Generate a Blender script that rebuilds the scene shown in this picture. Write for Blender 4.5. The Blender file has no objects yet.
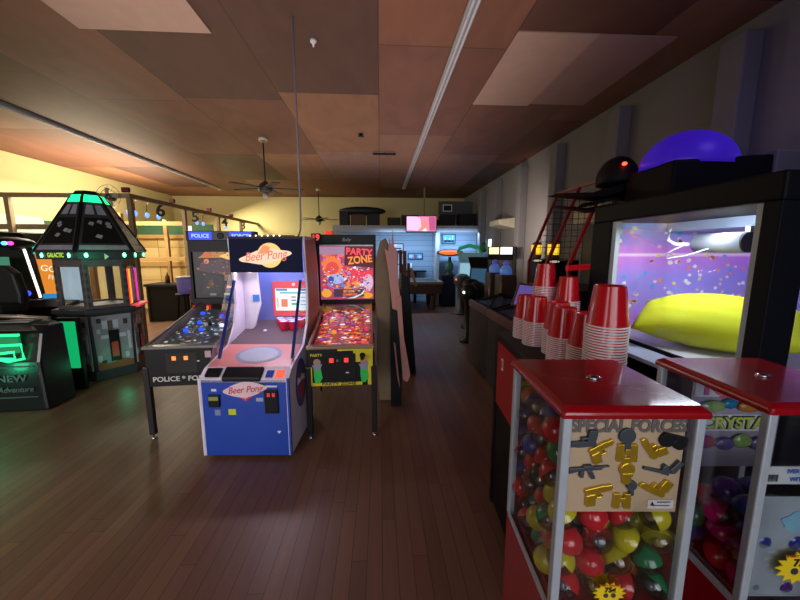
import bpy, bmesh, math, random
from mathutils import Vector, Matrix
random.seed(7)
SC = bpy.context.scene
COL = SC.collection
PI = math.pi
R = math.radians

# ------------------------------------------------------------------ camera
cd = bpy.data.cameras.new('camera'); cam = bpy.data.objects.new('camera', cd); COL.objects.link(cam)
FPX = 338.0
pitch = math.atan(49/FPX); yaw = math.atan(20/math.hypot(FPX, 49))
cd.sensor_width = 36; cd.lens = FPX/800*36; cd.clip_start = .02
cam.location = (0, 0, 1.7); cam.rotation_euler = (PI/2-pitch, 0, -yaw)
SC.camera = cam
SC.view_settings.view_transform = 'Standard'; SC.view_settings.look = 'None'
SC.view_settings.exposure = 0.0; SC.view_settings.gamma = 1
# ------------------------------------------------------------------ world and large lights
w = bpy.data.worlds.new('world'); SC.world = w; w.use_nodes = True
w.node_tree.nodes['Background'].inputs[0].default_value = (.30, .38, .5, 1)
w.node_tree.nodes['Background'].inputs[1].default_value = .35

def light(name, kind, loc, power, color, size=.3, size_y=None, rot=(0, 0, 0), spot=None, blend=.5, spread=None):
    l = bpy.data.lights.new(name, kind); l.energy = power; l.color = color
    if kind == 'AREA':
        l.size = size
        if size_y: l.shape = 'RECTANGLE'; l.size_y = size_y
    elif kind != 'SUN': l.shadow_soft_size = size
    if kind == 'AREA' and spread: l.spread = spread
    if kind == 'SPOT': l.spot_size = spot; l.spot_blend = blend
    o = bpy.data.objects.new(name, l); o.location = loc; o.rotation_euler = rot; COL.objects.link(o)
    return o
# daylight through the two shop windows behind the camera
light('window_daylight', 'AREA', (-3.6, -2.35, 1.75), 78, (1.0, .93, .92), 3.2, 2.0, (R(78), 0, 0), spread=R(105))
light('window_daylight', 'AREA', (.4, -2.35, 1.75), 22, (.92, .92, 1.0), 2.6, 2.0, (R(80), 0, R(8)), spread=R(105))
# warm work lights in the throwing lanes, cold tubes in the back room
light('lane_light', 'AREA', (-5.7, 7.6, 3.1), 200, (1.0, .92, .70), .5, 2.6, (0, 0, 0))
light('lane_uplight', 'AREA', (-5.9, 8.2, 2.45), 150, (1.0, .84, .60), .6, 3.0, (R(180), 0, 0))
light('lane_light', 'AREA', (-4.9, 11.2, 3.2), 130, (1.0, .88, .58), .5, .8, (0, R(-20), 0))
light('back_room_tube', 'AREA', (1.6, 10.1, 2.22), 60, (.42, .66, 1.0), 3.2, .15, (R(25), 0, 0))
light('wall_wash', 'SPOT', (1.9, 6.3, 1.9), 95, (1.0, .82, .66), .12, rot=(R(100), 0, R(-62)), spot=R(110), blend=.9)
light('ceiling_fill', 'AREA', (-.6, 4.6, 2.3), 54, (1.0, .84, .76), 4.0, 7.0, (R(180), 0, 0), spread=R(120))  # added fill light with no fixture, raises the ceiling brightness from below

# ------------------------------------------------------------------ materials
def lin(c):
    if isinstance(c, str):
        c = [int(c[i:i+2], 16)/255 for i in (0, 2, 4)]
    return tuple((x/12.92 if x <= .04045 else ((x+.055)/1.055)**2.4) for x in c) + (1,)
_M = {}
def mat(name, col, rough=.5, metal=0, emit=0, ecol=None, noise=.12, scale=8, coat=0, trans=0, alpha=1, bump=0, spec=.5):
    if name in _M: return _M[name]
    m = bpy.data.materials.new(name); m.use_nodes = True; nt = m.node_tree; N = nt.nodes; L = nt.links
    b = N['Principled BSDF']; c = lin(col)
    b.inputs['Roughness'].default_value = rough; b.inputs['Metallic'].default_value = metal
    b.inputs['Specular IOR Level'].default_value = spec
    b.inputs['Coat Weight'].default_value = coat; b.inputs['Coat Roughness'].default_value = .08
    b.inputs['Transmission Weight'].default_value = trans; b.inputs['Alpha'].default_value = alpha
    tc = N.new('ShaderNodeTexCoord'); nz = N.new('ShaderNodeTexNoise'); nz.inputs['Scale'].default_value = scale
    nz.inputs['Detail'].default_value = 4
    L.new(tc.outputs['Object'], nz.inputs['Vector'])
    mx = N.new('ShaderNodeMix'); mx.data_type = 'RGBA'
    mx.inputs[6].default_value = tuple(x*(1-noise) for x in c[:3])+(1,)
    mx.inputs[7].default_value = tuple(min(1, x*(1+noise)) for x in c[:3])+(1,)
    L.new(nz.outputs['Fac'], mx.inputs[0]); L.new(mx.outputs[2], b.inputs['Base Color'])
    if bump:
        bp = N.new('ShaderNodeBump'); bp.inputs['Strength'].default_value = bump; bp.inputs['Distance'].default_value = .01
        L.new(nz.outputs['Fac'], bp.inputs['Height']); L.new(bp.outputs[0], b.inputs['Normal'])
    if emit:
        b.inputs['Emission Strength'].default_value = emit
        b.inputs['Emission Color'].default_value = lin(ecol or col)
    _M[name] = m; return m
def glow(name, col, s=1.0, base='202020'):
    return mat(name, base if s > 0 else col, .5, emit=s, ecol=col)
def lit(col, s=1.0):                       # lit print: backlit art and screens
    return mat('lit_%s_%g' % (col, s), '101010', .45, emit=s, ecol=col, noise=0)
def paint(col, rough=.45, **k):
    return mat('paint_%s_%g' % (col, rough), col, rough, **k)
def glass_mat(name, tint='ffffff', refl=.12):
    m = bpy.data.materials.new(name); m.use_nodes = True; nt = m.node_tree; N = nt.nodes; L = nt.links
    N.remove(N['Principled BSDF']); o = N['Material Output']
    t = N.new('ShaderNodeBsdfTransparent'); t.inputs[0].default_value = lin(tint)
    g = N.new('ShaderNodeBsdfGlossy'); g.inputs['Roughness'].default_value = .06
    lw = N.new('ShaderNodeLayerWeight'); lw.inputs['Blend'].default_value = .25
    mp = N.new('ShaderNodeMath'); mp.operation = 'MULTIPLY_ADD'; mp.inputs[1].default_value = .5; mp.inputs[2].default_value = refl*.5
    nz = N.new('ShaderNodeTexNoise'); nz.inputs['Scale'].default_value = 3
    m2 = N.new('ShaderNodeMath'); m2.operation = 'MULTIPLY'
    L.new(lw.outputs['Fresnel'], mp.inputs[0]); L.new(mp.outputs[0], m2.inputs[0]); L.new(nz.outputs['Fac'], m2.inputs[1])
    mx = N.new('ShaderNodeMixShader'); L.new(m2.outputs[0], mx.inputs[0]); L.new(t.outputs[0], mx.inputs[1]); L.new(g.outputs[0], mx.inputs[2])
    L.new(mx.outputs[0], o.inputs[0]); return m
def cells(name, cols, sx, sy, sz=1000, rough=.6, grain=0, gscale=(1, 12, 1), stagger=0, seam=0, seamcol='100a08', coat=0, warp=0, axis_swap=False, emit=0, bump=0):
    """rectangular panels of sx by sy (object metres), each with its own tone"""
    m = bpy.data.materials.new(name); m.use_nodes = True; nt = m.node_tree; N = nt.nodes; L = nt.links
    b = N['Principled BSDF']; b.inputs['Roughness'].default_value = rough; b.inputs['Coat Weight'].default_value = coat
    b.inputs['Coat Roughness'].default_value = .35
    def mth(op, a, c=None, d=None):
        n = N.new('ShaderNodeMath'); n.operation = op
        for i, v in enumerate((a, c, d)):
            if v is None: continue
            if isinstance(v, (int, float)): n.inputs[i].default_value = v
            else: L.new(v, n.inputs[i])
        return n.outputs[0]
    tc = N.new('ShaderNodeTexCoord'); sp = N.new('ShaderNodeSeparateXYZ'); L.new(tc.outputs['Object'], sp.inputs[0])
    X, Y, Zz = sp.outputs[0], sp.outputs[1], sp.outputs[2]
    if axis_swap == 'xz': Y = Zz
    if axis_swap == 'yz': X, Y = Y, Zz
    u = mth('DIVIDE', X, sx); fu = mth('FLOOR', u)
    wn0 = N.new('ShaderNodeTexWhiteNoise'); wn0.noise_dimensions = '1D'; L.new(fu, wn0.inputs['W'])
    v = mth('DIVIDE', Y, sy)
    if stagger: v = mth('MULTIPLY_ADD', wn0.outputs['Value'], stagger, v)
    fv = mth('FLOOR', v)
    cb = N.new('ShaderNodeCombineXYZ'); L.new(fu, cb.inputs[0]); L.new(fv, cb.inputs[1])
    wn = N.new('ShaderNodeTexWhiteNoise'); wn.noise_dimensions = '2D'; L.new(cb.outputs[0], wn.inputs['Vector'])
    cr = N.new('ShaderNodeValToRGB'); cr.color_ramp.interpolation = 'CONSTANT' if len(cols) > 2 else 'LINEAR'
    el = cr.color_ramp.elements
    while len(el) < len(cols): el.new(.5)
    for i, c in enumerate(cols):
        el[i].position = i/len(cols) if len(cols) > 2 else i; el[i].color = lin(c)
    L.new(wn.outputs['Value'], cr.inputs[0]); out = cr.outputs[0]
    if grain:
        mp = N.new('ShaderNodeMapping'); mp.inputs['Scale'].default_value = gscale; L.new(tc.outputs['Object'], mp.inputs[0])
        nz = N.new('ShaderNodeTexNoise'); nz.inputs['Scale'].default_value = 1; nz.inputs['Detail'].default_value = 6
        nz.inputs['Distortion'].default_value = warp
        L.new(mp.outputs[0], nz.inputs['Vector'])
        g = mth('MULTIPLY_ADD', nz.outputs['Fac'], grain*2, 1-grain)
        mx = N.new('ShaderNodeMix'); mx.data_type = 'RGBA'; mx.blend_type = 'MULTIPLY'; mx.inputs[0].default_value = 1
        L.new(out, mx.inputs[6]); cg = N.new('ShaderNodeCombineXYZ')
        for i in range(3): L.new(g, cg.inputs[i])
        L.new(cg.outputs[0], mx.inputs[7]); out = mx.outputs[2]
    if seam:
        a = mth('MULTIPLY', mth('ABSOLUTE', mth('SUBTRACT', mth('FRACT', u), .5)), sx)
        a = mth('GREATER_THAN', a, sx/2-seam)
        c = mth('MULTIPLY', mth('ABSOLUTE', mth('SUBTRACT', mth('FRACT', v), .5)), sy)
        c = mth('GREATER_THAN', c, sy/2-seam)
        s = mth('MULTIPLY', mth('MAXIMUM', a, c), .75)
        mx = N.new('ShaderNodeMix'); mx.data_type = 'RGBA'; L.new(s, mx.inputs[0]); L.new(out, mx.inputs[6]); mx.inputs[7].default_value = lin(seamcol); out = mx.outputs[2]
    L.new(out, b.inputs['Base Color'])
    if emit:
        L.new(out, b.inputs['Emission Color']); b.inputs['Emission Strength'].default_value = emit
    return m

BLACK = mat('black_laminate', '0b0b0e', .5, spec=.3); DARK = mat('dark_plastic', '17171b', .55, spec=.35); BLKM = mat('black_metal', '141417', .35, .4)
CHROME = mat('chrome', 'c8c8cc', .18, 1); ALU = mat('aluminium', 'c6ced6', .35, .35, scale=30); STEEL = mat('steel', '8a8c90', .35, .9)
WHITE = mat('white_paint', 'e4e2e2', .5); CREAM = mat('cream_paint', 'd9d2c0', .7); BLUE = mat('blue_paint', '0b3fa8', .3, coat=.3)
REDLID = mat('red_enamel', 'a00a16', .24, coat=.6, noise=.2, scale=5); RED = mat('red_paint', 'b81a18', .4)
GLASS = glass_mat('clear_glass'); PLAYGLASS = glass_mat('playfield_glass_clear', 'ffffff', .0); CLAWGLASS = glass_mat('claw_window', 'ffffff', .0); PLEXI = glass_mat('clear_acrylic', 'f4f6ff', .06)
LUMBER = mat('pine_lumber', 'a9834e', .7, noise=.25, scale=6, bump=.2); LUMD = mat('stained_lumber', '94805f', .7, noise=.25, scale=6)
PLY = cells('plywood_panels', ['c3a164', 'b8945a', 'cdb078', 'c0a066'], 1.22, .9, rough=.7, grain=.2, gscale=(1, 1, 9), seam=.008, axis_swap='xz', seamcol='5a4020')

# ------------------------------------------------------------------ mesh builder
class G:
    def __init__(s): s.v = []; s.f = []; s.m = []; s.mats = []; s.sm = []
    def mi(s, m):
        if m not in s.mats: s.mats.append(m)
        return s.mats.index(m)
    def add(s, vs, fs, m, smooth=False):
        n = len(s.v); s.v += [tuple(v) for v in vs]
        k = s.mi(m)
        for f in fs: s.f.append([n+i for i in f]); s.m.append(k); s.sm.append(smooth)
        return s
    def box(s, x0, x1, y0, y1, z0, z1, m):
        return s.add([(x, y, z) for z in (z0, z1) for y in (y0, y1) for x in (x0, x1)],
                     [(0, 2, 3, 1), (4, 5, 7, 6), (0, 1, 5, 4), (2, 6, 7, 3), (0, 4, 6, 2), (1, 3, 7, 5)], m)
    def bar(s, p0, p1, w, d, m):
        p0, p1 = Vector(p0), Vector(p1); a = (p1-p0).normalized()
        up = Vector((0, 0, 1)) if abs(a.z) < .95 else Vector((0, 1, 0))
        x = a.cross(up).normalized(); y = x.cross(a).normalized(); vs = []
        for p in (p0, p1):
            for sx, sy in ((-1, -1), (1, -1), (1, 1), (-1, 1)): vs.append(p+x*sx*w/2+y*sy*d/2)
        return s.add(vs, [(3, 2, 1, 0), (4, 5, 6, 7), (0, 1, 5, 4), (1, 2, 6, 5), (2, 3, 7, 6), (3, 0, 4, 7)], m)
    def extr(s, poly, axis, a, b, m):
        n = len(poly)
        def P(p, t): return {'x': (t, p[0], p[1]), 'y': (p[0], t, p[1]), 'z': (p[0], p[1], t)}[axis]
        vs = [P(p, a) for p in poly]+[P(p, b) for p in poly]
        fs = [tuple(range(n))[::-1], tuple(range(n, 2*n))]+[(i, (i+1) % n, n+(i+1) % n, n+i) for i in range(n)]
        return s.add(vs, fs, m)
    def rings(s, rs, m, smooth=True, caps=True):
        n = len(rs[0]); vs = [p for r in rs for p in r]; fs = []
        for j in range(len(rs)-1):
            for i in range(n): fs.append((j*n+i, j*n+(i+1) % n, (j+1)*n+(i+1) % n, (j+1)*n+i))
        s.add(vs, fs, m, smooth)
        if caps:
            s.add(rs[0], [tuple(range(n))[::-1]], m); s.add(rs[-1], [tuple(range(n))], m)
        return s
    def lathe(s, prof, c, m, n=20, sy=1, smooth=True, caps=True):
        return s.rings([[(c[0]+r*math.cos(2*PI*i/n), c[1]+sy*r*math.sin(2*PI*i/n), c[2]+z) for i in range(n)] for r, z in prof], m, smooth, caps)
    def tube(s, pts, r, m, n=8, r1=None, flat=1):
        pts = [Vector(p) for p in pts]; rs = []
        for i, p in enumerate(pts):
            a = (pts[min(i+1, len(pts)-1)]-pts[max(i-1, 0)]).normalized()
            up = Vector((0, 0, 1)) if abs(a.z) < .95 else Vector((0, 1, 0))
            x = a.cross(up).normalized(); y = x.cross(a)
            rr = r if r1 is None else r+(r1-r)*i/(len(pts)-1)
            rs.append([p+(x*math.cos(2*PI*k/n)+y*flat*math.sin(2*PI*k/n))*rr for k in range(n)])
        return s.rings(rs, m)
    def ell(s, c, r, m, n=20, k=10, z0=-1, z1=1, pw=1):
        a0, a1 = math.asin(z0), math.asin(z1); rs = []
        for j in range(k+1):
            a = a0+(a1-a0)*j/k; cr = max(.001, abs(math.cos(a)))**pw
            rs.append([(c[0]+r[0]*cr*math.cos(2*PI*i/n), c[1]+r[1]*cr*math.sin(2*PI*i/n), c[2]+r[2]*math.sin(a)) for i in range(n)])
        return s.rings(rs, m)
    def poly(s, pts, m): return s.add(pts, [tuple(range(len(pts)))], m)
    def quadgrid(s, fn, nu, nv, m, smooth=True):
        vs = [fn(i/nu, j/nv) for j in range(nv+1) for i in range(nu+1)]
        return s.add(vs, [(j*(nu+1)+i, j*(nu+1)+i+1, (j+1)*(nu+1)+i+1, (j+1)*(nu+1)+i) for j in range(nv) for i in range(nu)], m, smooth)
    def xf(s, M):
        s.v = [tuple(M @ Vector(v)) for v in s.v]; return s
    def build(s, name, parent=None, bev=0, fix=True, label=None):
        me = bpy.data.meshes.new(name); me.from_pydata(s.v, [], s.f)
        for m in s.mats: me.materials.append(m)
        for i, p in enumerate(me.polygons): p.material_index = s.m[i]; p.use_smooth = s.sm[i]
        if fix:
            bm = bmesh.new(); bm.from_mesh(me); bmesh.ops.remove_doubles(bm, verts=bm.verts, dist=1e-5)
            bmesh.ops.recalc_face_normals(bm, faces=bm.faces); bm.to_mesh(me); bm.free()
        o = bpy.data.objects.new(name, me); COL.objects.link(o)
        if parent: o.parent = parent
        if bev:
            b = o.modifiers.new('bevel', 'BEVEL'); b.width = bev; b.segments = 2; b.limit_method = 'ANGLE'; b.angle_limit = R(40)
        if label: o['label'] = label
        return o
def thing(name, label, cat, loc=(0, 0, 0), rz=0, group=None):
    o = bpy.data.objects.new(name, None); o.empty_display_size = .1; COL.objects.link(o)
    o.location = loc; o.rotation_euler = (0, 0, rz); return tag(o, label, cat, group)
def tag(o, label, cat, group=None):
    o['label'] = label; o['category'] = cat
    if group: o['group'] = group
    return o
def struct(o): o['kind'] = 'structure'; return o
def dup(root, loc=None, rz=None, label=None):
    r = root.copy(); COL.objects.link(r)
    if loc is not None: r.location = loc
    if rz is not None: r.rotation_euler = (0, 0, rz)
    if label: r['label'] = label
    for ch in list(root.children):
        c = ch.copy(); COL.objects.link(c); c.parent = r
        for g in list(ch.children):
            d = g.copy(); COL.objects.link(d); d.parent = c
    return r
def text(name, s, size, m, parent, loc, rot=(R(90), 0, 0), ext=.0015, shear=0, bold=0, fit=None, label=None, track=1):
    cu = bpy.data.curves.new('t', 'FONT'); cu.body = s; cu.size = size; cu.extrude = ext; cu.align_x = 'CENTER'; cu.align_y = 'CENTER'
    cu.shear = shear; cu.offset = bold; cu.space_character = track
    o = bpy.data.objects.new('t', cu); COL.objects.link(o)
    me = bpy.data.meshes.new_from_object(o.evaluated_get(bpy.context.evaluated_depsgraph_get()))
    bpy.data.objects.remove(o); me.materials.clear(); me.materials.append(m)
    if fit:
        xs = [v.co.x for v in me.vertices]; w_ = max(xs)-min(xs); k = fit/w_
        for v in me.vertices: v.co.x *= k
    ob = bpy.data.objects.new(name, me); COL.objects.link(ob); ob.parent = parent; ob.location = loc; ob.rotation_euler = rot
    if label: ob['label'] = label
    return ob
def circ(cx, cy, r, n=20, ry=None, a0=0, a1=2*PI):
    return [(cx+r*math.cos(a0+(a1-a0)*i/n), cy+(ry or r)*math.sin(a0+(a1-a0)*i/n)) for i in range(n)]
def star(cx, cy, r, k=.55, n=12, rx=1):
    return [(cx+rx*(r if i % 2 == 0 else r*k)*math.cos(PI*i/n), cy+(r if i % 2 == 0 else r*k)*math.sin(PI*i/n)) for i in range(2*n)]

# ================================================================== SETTING
XR, XL, YB, YF, H = 3.1, -7.2, 12.6, -2.4, 3.6
FLOORM = cells('floor_boards', ['6e4c3a', '745040', '6a4838', '725040', '6e4a3a', '785440'], .085, 2.3, rough=.45, grain=.22, gscale=(30, 1.6, 1), stagger=3.7, seam=.0018, seamcol='1a100c', coat=.15)
G().box(XL, XR, YF, YB, -.1, 0, FLOORM)
o = struct(G().box(XL-.2, XR+.2, YF-.2, YB+.2, -.1, 0, FLOORM).build('floor'))
CEILM = cells('ceiling_plywood', ['6a4232', '7d4f3a', '513429', '825a46', '74493a', '5d3a2c', '806054', '6e4434', '80583f'], 1.22, 2.44, rough=.65, grain=.35, gscale=(2.5, 1.1, 1), stagger=1, seam=.006, seamcol='2a1a14', warp=1.5)
struct(G().box(XL-.2, XR+.2, YF-.2, YB+.2, H, H+.1, CEILM).build('ceiling'))
WALLL = mat('yellow_wall_paint', 'c9c08e', .8, noise=.08, scale=1.5); WALLR = mat('grey_wall_paint', '767478', .8, noise=.1, scale=1.2, bump=.1)
struct(G().box(XL-.2, XL, YF, YB, 0, H, WALLL).build('wall_left'))
struct(G().box(XR, XR+.2, YF, YB, 0, H, WALLR).build('wall_right'))
struct(G().box(XL-.2, XR+.2, YB, YB+.2, 0, H, WALLL).build('wall_back'))
g = G()
for a, b, c, d in ((XL-.2, -5.2, 0, H), (-2, -.7, 0, H), (1.9, XR+.2, 0, H), (-5.2, -2, 0, .75), (-5.2, -2, 2.75, H), (-.7, 1.9, 0, .75), (-.7, 1.9, 2.75, H)):
    g.box(a, b, YF-.2, YF, c, d, WALLR)
struct(g.build('wall_front'))
for i, (a, b) in enumerate(((-5.2, -2), (-.7, 1.9))):
    g = G()
    for x in (a, (a+b)/2-.03, b-.06): g.box(x, x+.06, YF-.14, YF-.06, .75, 2.75, DARK)
    for z in (.75, 2.69): g.box(a, b, YF-.14, YF-.06, z, z+.06, DARK)
    wn = struct(g.build('window_%d' % (i+1)))
    G().box(a+.06, b-.06, YF-.105, YF-.095, .81, 2.69, GLASS).build('pane', wn)
# green band on the left wall, pilasters on the right
struct(G().box(XL, XL+.012, 5.0, YB, 1.85, 2.35, mat('green_paint', '2f5a34', .7)).build('trim_1'))
k = 2
for y in (1.4, 2.83, 4.28, 5.76, 7.2, 8.7, 10.0):
    struct(G().box(XR-.16, XR, y-.02, y+.20, 0, 3.46, mat('pilaster_paint', '727076', .75, noise=.1)).build('trim_%d' % k, bev=.012)); k += 1
# loft: beam, deck, shiplap wall below
SHIP = cells('shiplap_boards', ['8fa6bd', '9db3c8'], 9, .17, rough=.6, seam=.006, seamcol='4a5866', axis_swap='xz')
struct(G().box(-1.42, XR, 10.5, 10.62, 2.27, 2.47, mat('beam_paint', 'a8adb2', .6)).build('trim_%d' % k)); k += 1
struct(G().box(-1.42, XR, 10.62, YB, 2.33, 2.42, LUMD).build('trim_%d' % k)); k += 1
struct(G().box(-1.42, 1.78, 11.3, 11.4, 0, 2.33, SHIP).box(1.84, XR, 10.9, 11.0, 0, 2.33, SHIP).box(1.74, 1.84, 10.62, 11.4, 0, 2.33, SHIP).build('wall_partition'))
struct(G().box(1.72, 1.84, 10.5, 10.62, 0, 2.27, mat('beam_paint', 'a8adb2', .6)).build('trim_%d' % k)); k += 1
struct(G().box(1.34, 1.38, 10.52, 10.56, 2.47, H, LUMD).build('trim_%d' % k)); k += 1
# pale ceiling patches
struct(G().box(1.22, 1.95, 3.18, 4.66, H-.012, H, mat('pale_ceiling_board', 'b49384', .7, noise=.1)).box(1.95, 2.67, 3.18, 4.6, H-.012, H, mat('pink_ceiling_board', 'a07e76', .7, noise=.1)).build('trim_%d' % k)); k += 1
struct(G().box(-2.56, -1.46, .9, 3.36, H-.012, H, mat('pale_ceiling_board', 'b49384')).build('trim_%d' % k)); k += 1

# unlit strip fixtures on the ceiling
def strip(x, y0, y1, label):
    t = thing('strip_light', label, 'strip light', (x, y0, H-.06))
    L = y1-y0
    G().box(-.045, .045, 0, L, .025, .06, mat('strip_housing', 'a8aab0', .4, noise=.05)).build('housing', t, bev=.006)
    G().tube([(-.02, .03, .012), (-.02, L-.03, .012)], .011, mat('unlit_tube', 'c9c9d2', .3)).build('tube', t)
    G().tube([(.02, .03, .012), (.02, L-.03, .012)], .011, mat('unlit_tube', 'c9c9d2', .3)).build('tube', t)
    G().box(-.045, .045, 0, .03, 0, .025, WHITE).box(-.045, .045, L-.03, L, 0, .025, WHITE).build('end_cap', t)
strip(.735, .5, 10.5, 'long unlit grey strip light running down the middle of the ceiling')
strip(-4.85, 1.5, 11.0, 'long unlit grey strip light on the left of the ceiling beside the warm lit wall')

# ================================================================== CAPSULE MACHINES (right foreground)
def capsule_machine(label, loc, rz):
    t = thing('capsule_machine', label, 'vending machine', loc, rz)
    W, D, Z0, Z1 = .280, .300, .925, 1.380
    G().extr([(0, .0), (W, 0), (W, D), (0, D)], 'z', .40, Z0, REDLID).build('body', t, bev=.006)
    G().box(.10, .19, -.03, 0, .55, .78, CHROME).lathe([(.03, 0), (.03, .02)], (.145, -.05, .67), CHROME).build('coin_mechanism', t, bev=.004)
    g = G()
    o_ = .006
    g.rings([[(-o_, -o_, 1.376), (W+o_, -o_, 1.376), (W+o_, D+o_, 1.376), (-o_, D+o_, 1.376)],
             [(-o_, -o_, 1.391), (W+o_, -o_, 1.391), (W+o_, D+o_, 1.391), (-o_, D+o_, 1.391)],
             [(.006, .008, 1.400), (W-.006, .008, 1.400), (W-.006, D-.008, 1.400), (.006, D-.008, 1.400)]], REDLID, False)
    lid = g.build('lid', t, bev=.005)
    lk = G().lathe([(.016, 0), (.016, .004), (.011, .006), (.004, .006)], (W*.5, D*.5, 1.400), CHROME, 20, .75)
    lk.lathe([(.0045, .0), (.0045, .002)], (W*.5, D*.5, 1.406), BLACK, 10).build('lock', lid, label='chrome key lock')
    for x, y in ((0, 0), (W-.018, 0), (0, D-.018), (W-.018, D-.018)):
        G().box(x, x+.018, y, y+.018, Z0, Z1, ALU).build('corner_post', t, bev=.003)
    g = G().box(.018, W-.018, .006, .009, Z0, Z1-.004, GLASS); g.build('front_glass', t)
    G().box(.006, .009, .018, D-.018, Z0, Z1-.004, GLASS).build('side_glass', t)
    G().box(W-.009, W-.006, .018, D-.018, Z0, Z1-.004, GLASS).build('side_glass', t)
    G().box(.018, W-.018, D-.009, D-.006, Z0, Z1-.004, mat('back_plate', '3a3436', .5)).build('back_plate', t)
    G().box(.0, .004, .018, D-.018, Z0-.004, Z0+.014, ALU).box(.018, W-.018, 0, .004, Z0-.004, Z0+.014, ALU).build('lower_rail', t)
    g = G().lathe([(.17, 0), (.17, .02), (.05, .035), (.03, .06), (.03, .40)], (W/2, D/2, 0), BLKM, 24)
    g.build('stand', t)
    return t
cm1 = capsule_machine('red lidded capsule machine with toy gun card behind its front glass, nearest the camera', (.356, .600, 0), R(-3.5))
cm2 = capsule_machine('red lidded capsule machine cut off by the right edge, with ring cards inside', (.775, .590, 0), R(-3.5))
def loc2w(t, p):
    M = Matrix.Translation(t.location) @ Matrix.Rotation(t.rotation_euler.z, 4, 'Z'); return M @ Vector(p)

# starburst price stickers on the front glass
def burst(parent, x, z, s):
    g = G().extr([(x+px, z+pz) for px, pz in star(0, 0, s, .72, 14, 1.35)], 'y', -.0025, -.0005+.0, mat('sticker_yellow', 'f2d21c', .5))
    b = g.build('price_sticker', parent, label='yellow starburst price sticker')
    text('lettering', '75¢', s*.62, mat('sticker_ink', '241008', .6), b, (x, -.0032, z+s*.32), ext=.0004, bold=.0006)
    text('lettering', 'INSERT QUARTERS', s*.2, mat('sticker_red', 'd62a1c', .6), b, (x, -.0034, z+s*.74), ext=.0004)
    G().lathe([(s*.2, 0), (s*.2, .001)], (0, 0, 0), STEEL, 16).xf(Matrix.Translation((x-s*.3, -.0025, z-s*.18)) @ Matrix.Rotation(R(90), 4, 'X')).build('quarter_picture', b)
    G().lathe([(s*.2, 0), (s*.2, .001)], (0, 0, 0), STEEL, 16).xf(Matrix.Translation((x+s*.3, -.0025, z-s*.18)) @ Matrix.Rotation(R(90), 4, 'X')).build('quarter_picture', b)
burst(cm1, .122, .985, .026)
burst(cm2, .115, 1.03, .04)

# --- toy card of the first machine
TAN = mat('card_tan', 'c2a988', .7, noise=.06); GOLD = mat('gold_plastic', 'e0b838', .28, .75, noise=.25, scale=40); GUN = mat('gunmetal_plastic', '4a5058', .4, .3)
card = tag(bpy.data.objects.new('toy_card', None), 'tan toy display card with gold and black toy guns behind the front glass', 'display card')
COL.objects.link(card); card.location = loc2w(cm1, (0, .014, -.009)); card.rotation_euler = (0, 0, R(-3.5))
G().box(.022, .252, 0, .002, 1.172, 1.382, TAN).build('backing_card', card)
text('lettering', 'SPECIAL FORCES', .036, mat('card_ink', '6b6560', .6), card, (.137, -.001, 1.362), ext=.0008, bold=.0018, fit=.232, label='grey outlined title')
def toy(kind, name, x, z, s, ang, m, lab):
    if kind == 'pistol':
        P = [[(-1, .36), (.5, .36), (.55, .30), (1.0, .28), (1.0, -.02), (.8, -.16), (-.95, -.16), (-1.1, .1)], [(-1.05, -.12), (-.34, -.12), (-.50, -1.0), (-.6, -1.06), (-1.22, -1.0), (-1.2, -.8)], [(-.42, -.12), (-.34, -.12), (-.30, -.36), (.0, -.38), (.02, -.12), (.14, -.12), (.10, -.50), (-.44, -.48)]]
    elif kind == 'rifle':
        P = [[(-1.3, .12), (1.4, .12), (1.4, .04), (.9, 0), (.9, -.12), (-.2, -.14), (-.5, -.1), (-1.3, -.3)], [(-.1, -.1), (.2, -.1), (.45, -.7), (.15, -.75)], [(-.55, -.1), (-.3, -.1), (-.4, -.6), (-.65, -.55)], [(-.4, .12), (.3, .12), (.2, .28), (-.3, .28)]]
    elif kind == 'revolver':
        P = [[(-.5, .25), (1.1, .3), (1.1, .1), (-.5, 0)], [(-.65, .28), (-.1, .28), (-.1, -.2), (-.65, -.2)], [(-.7, .1), (-.6, -.2), (-.95, -.95), (-1.3, -.8), (-1.0, 0)], [(-.35, -.2), (0, -.2), (-.15, -.45), (-.4, -.4)]]
    elif kind == 'binocular':
        P = [[(-.8, .7), (-.2, .7), (-.2, -.9), (-.85, -.9)], [(.2, .7), (.8, .7), (.85, -.9), (.2, -.9)], [(-.25, .3), (.25, .3), (.25, -.2), (-.25, -.2)]]
    elif kind == 'tag':
        P = [circ(0, .55, .75, 16), [(-.25, 0), (.3, 0), (.35, -.9), (-.2, -.9)]]
    elif kind == 'goggles':
        P = [circ(-.45, 0, .55, 14), circ(.5, -.05, .5, 14), [(-.9, .3), (1.0, .2), (.9, .5), (-.8, .55)]]
    else:  # watch
        P = [[(-.35, 1.3), (.35, 1.3), (.4, -1.4), (-.4, -1.4)], circ(0, .1, .7, 16), [(-.5, -.6), (.5, -.6), (.5, -.2), (-.5, -.2)]]
    z = 1.172+(z-1.172)*1.27; s *= 1.32
    g = G(); ca, sa = math.cos(ang), math.sin(ang)
    for i, p in enumerate(P):
        g.extr([(x+s*(a*ca-b*sa), z+s*(a*sa+b*ca)) for a, b in p], 'y', -.0065-.001*i, -.0002, m)
    g.build(name, card, bev=.0012, label=lab)
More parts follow.
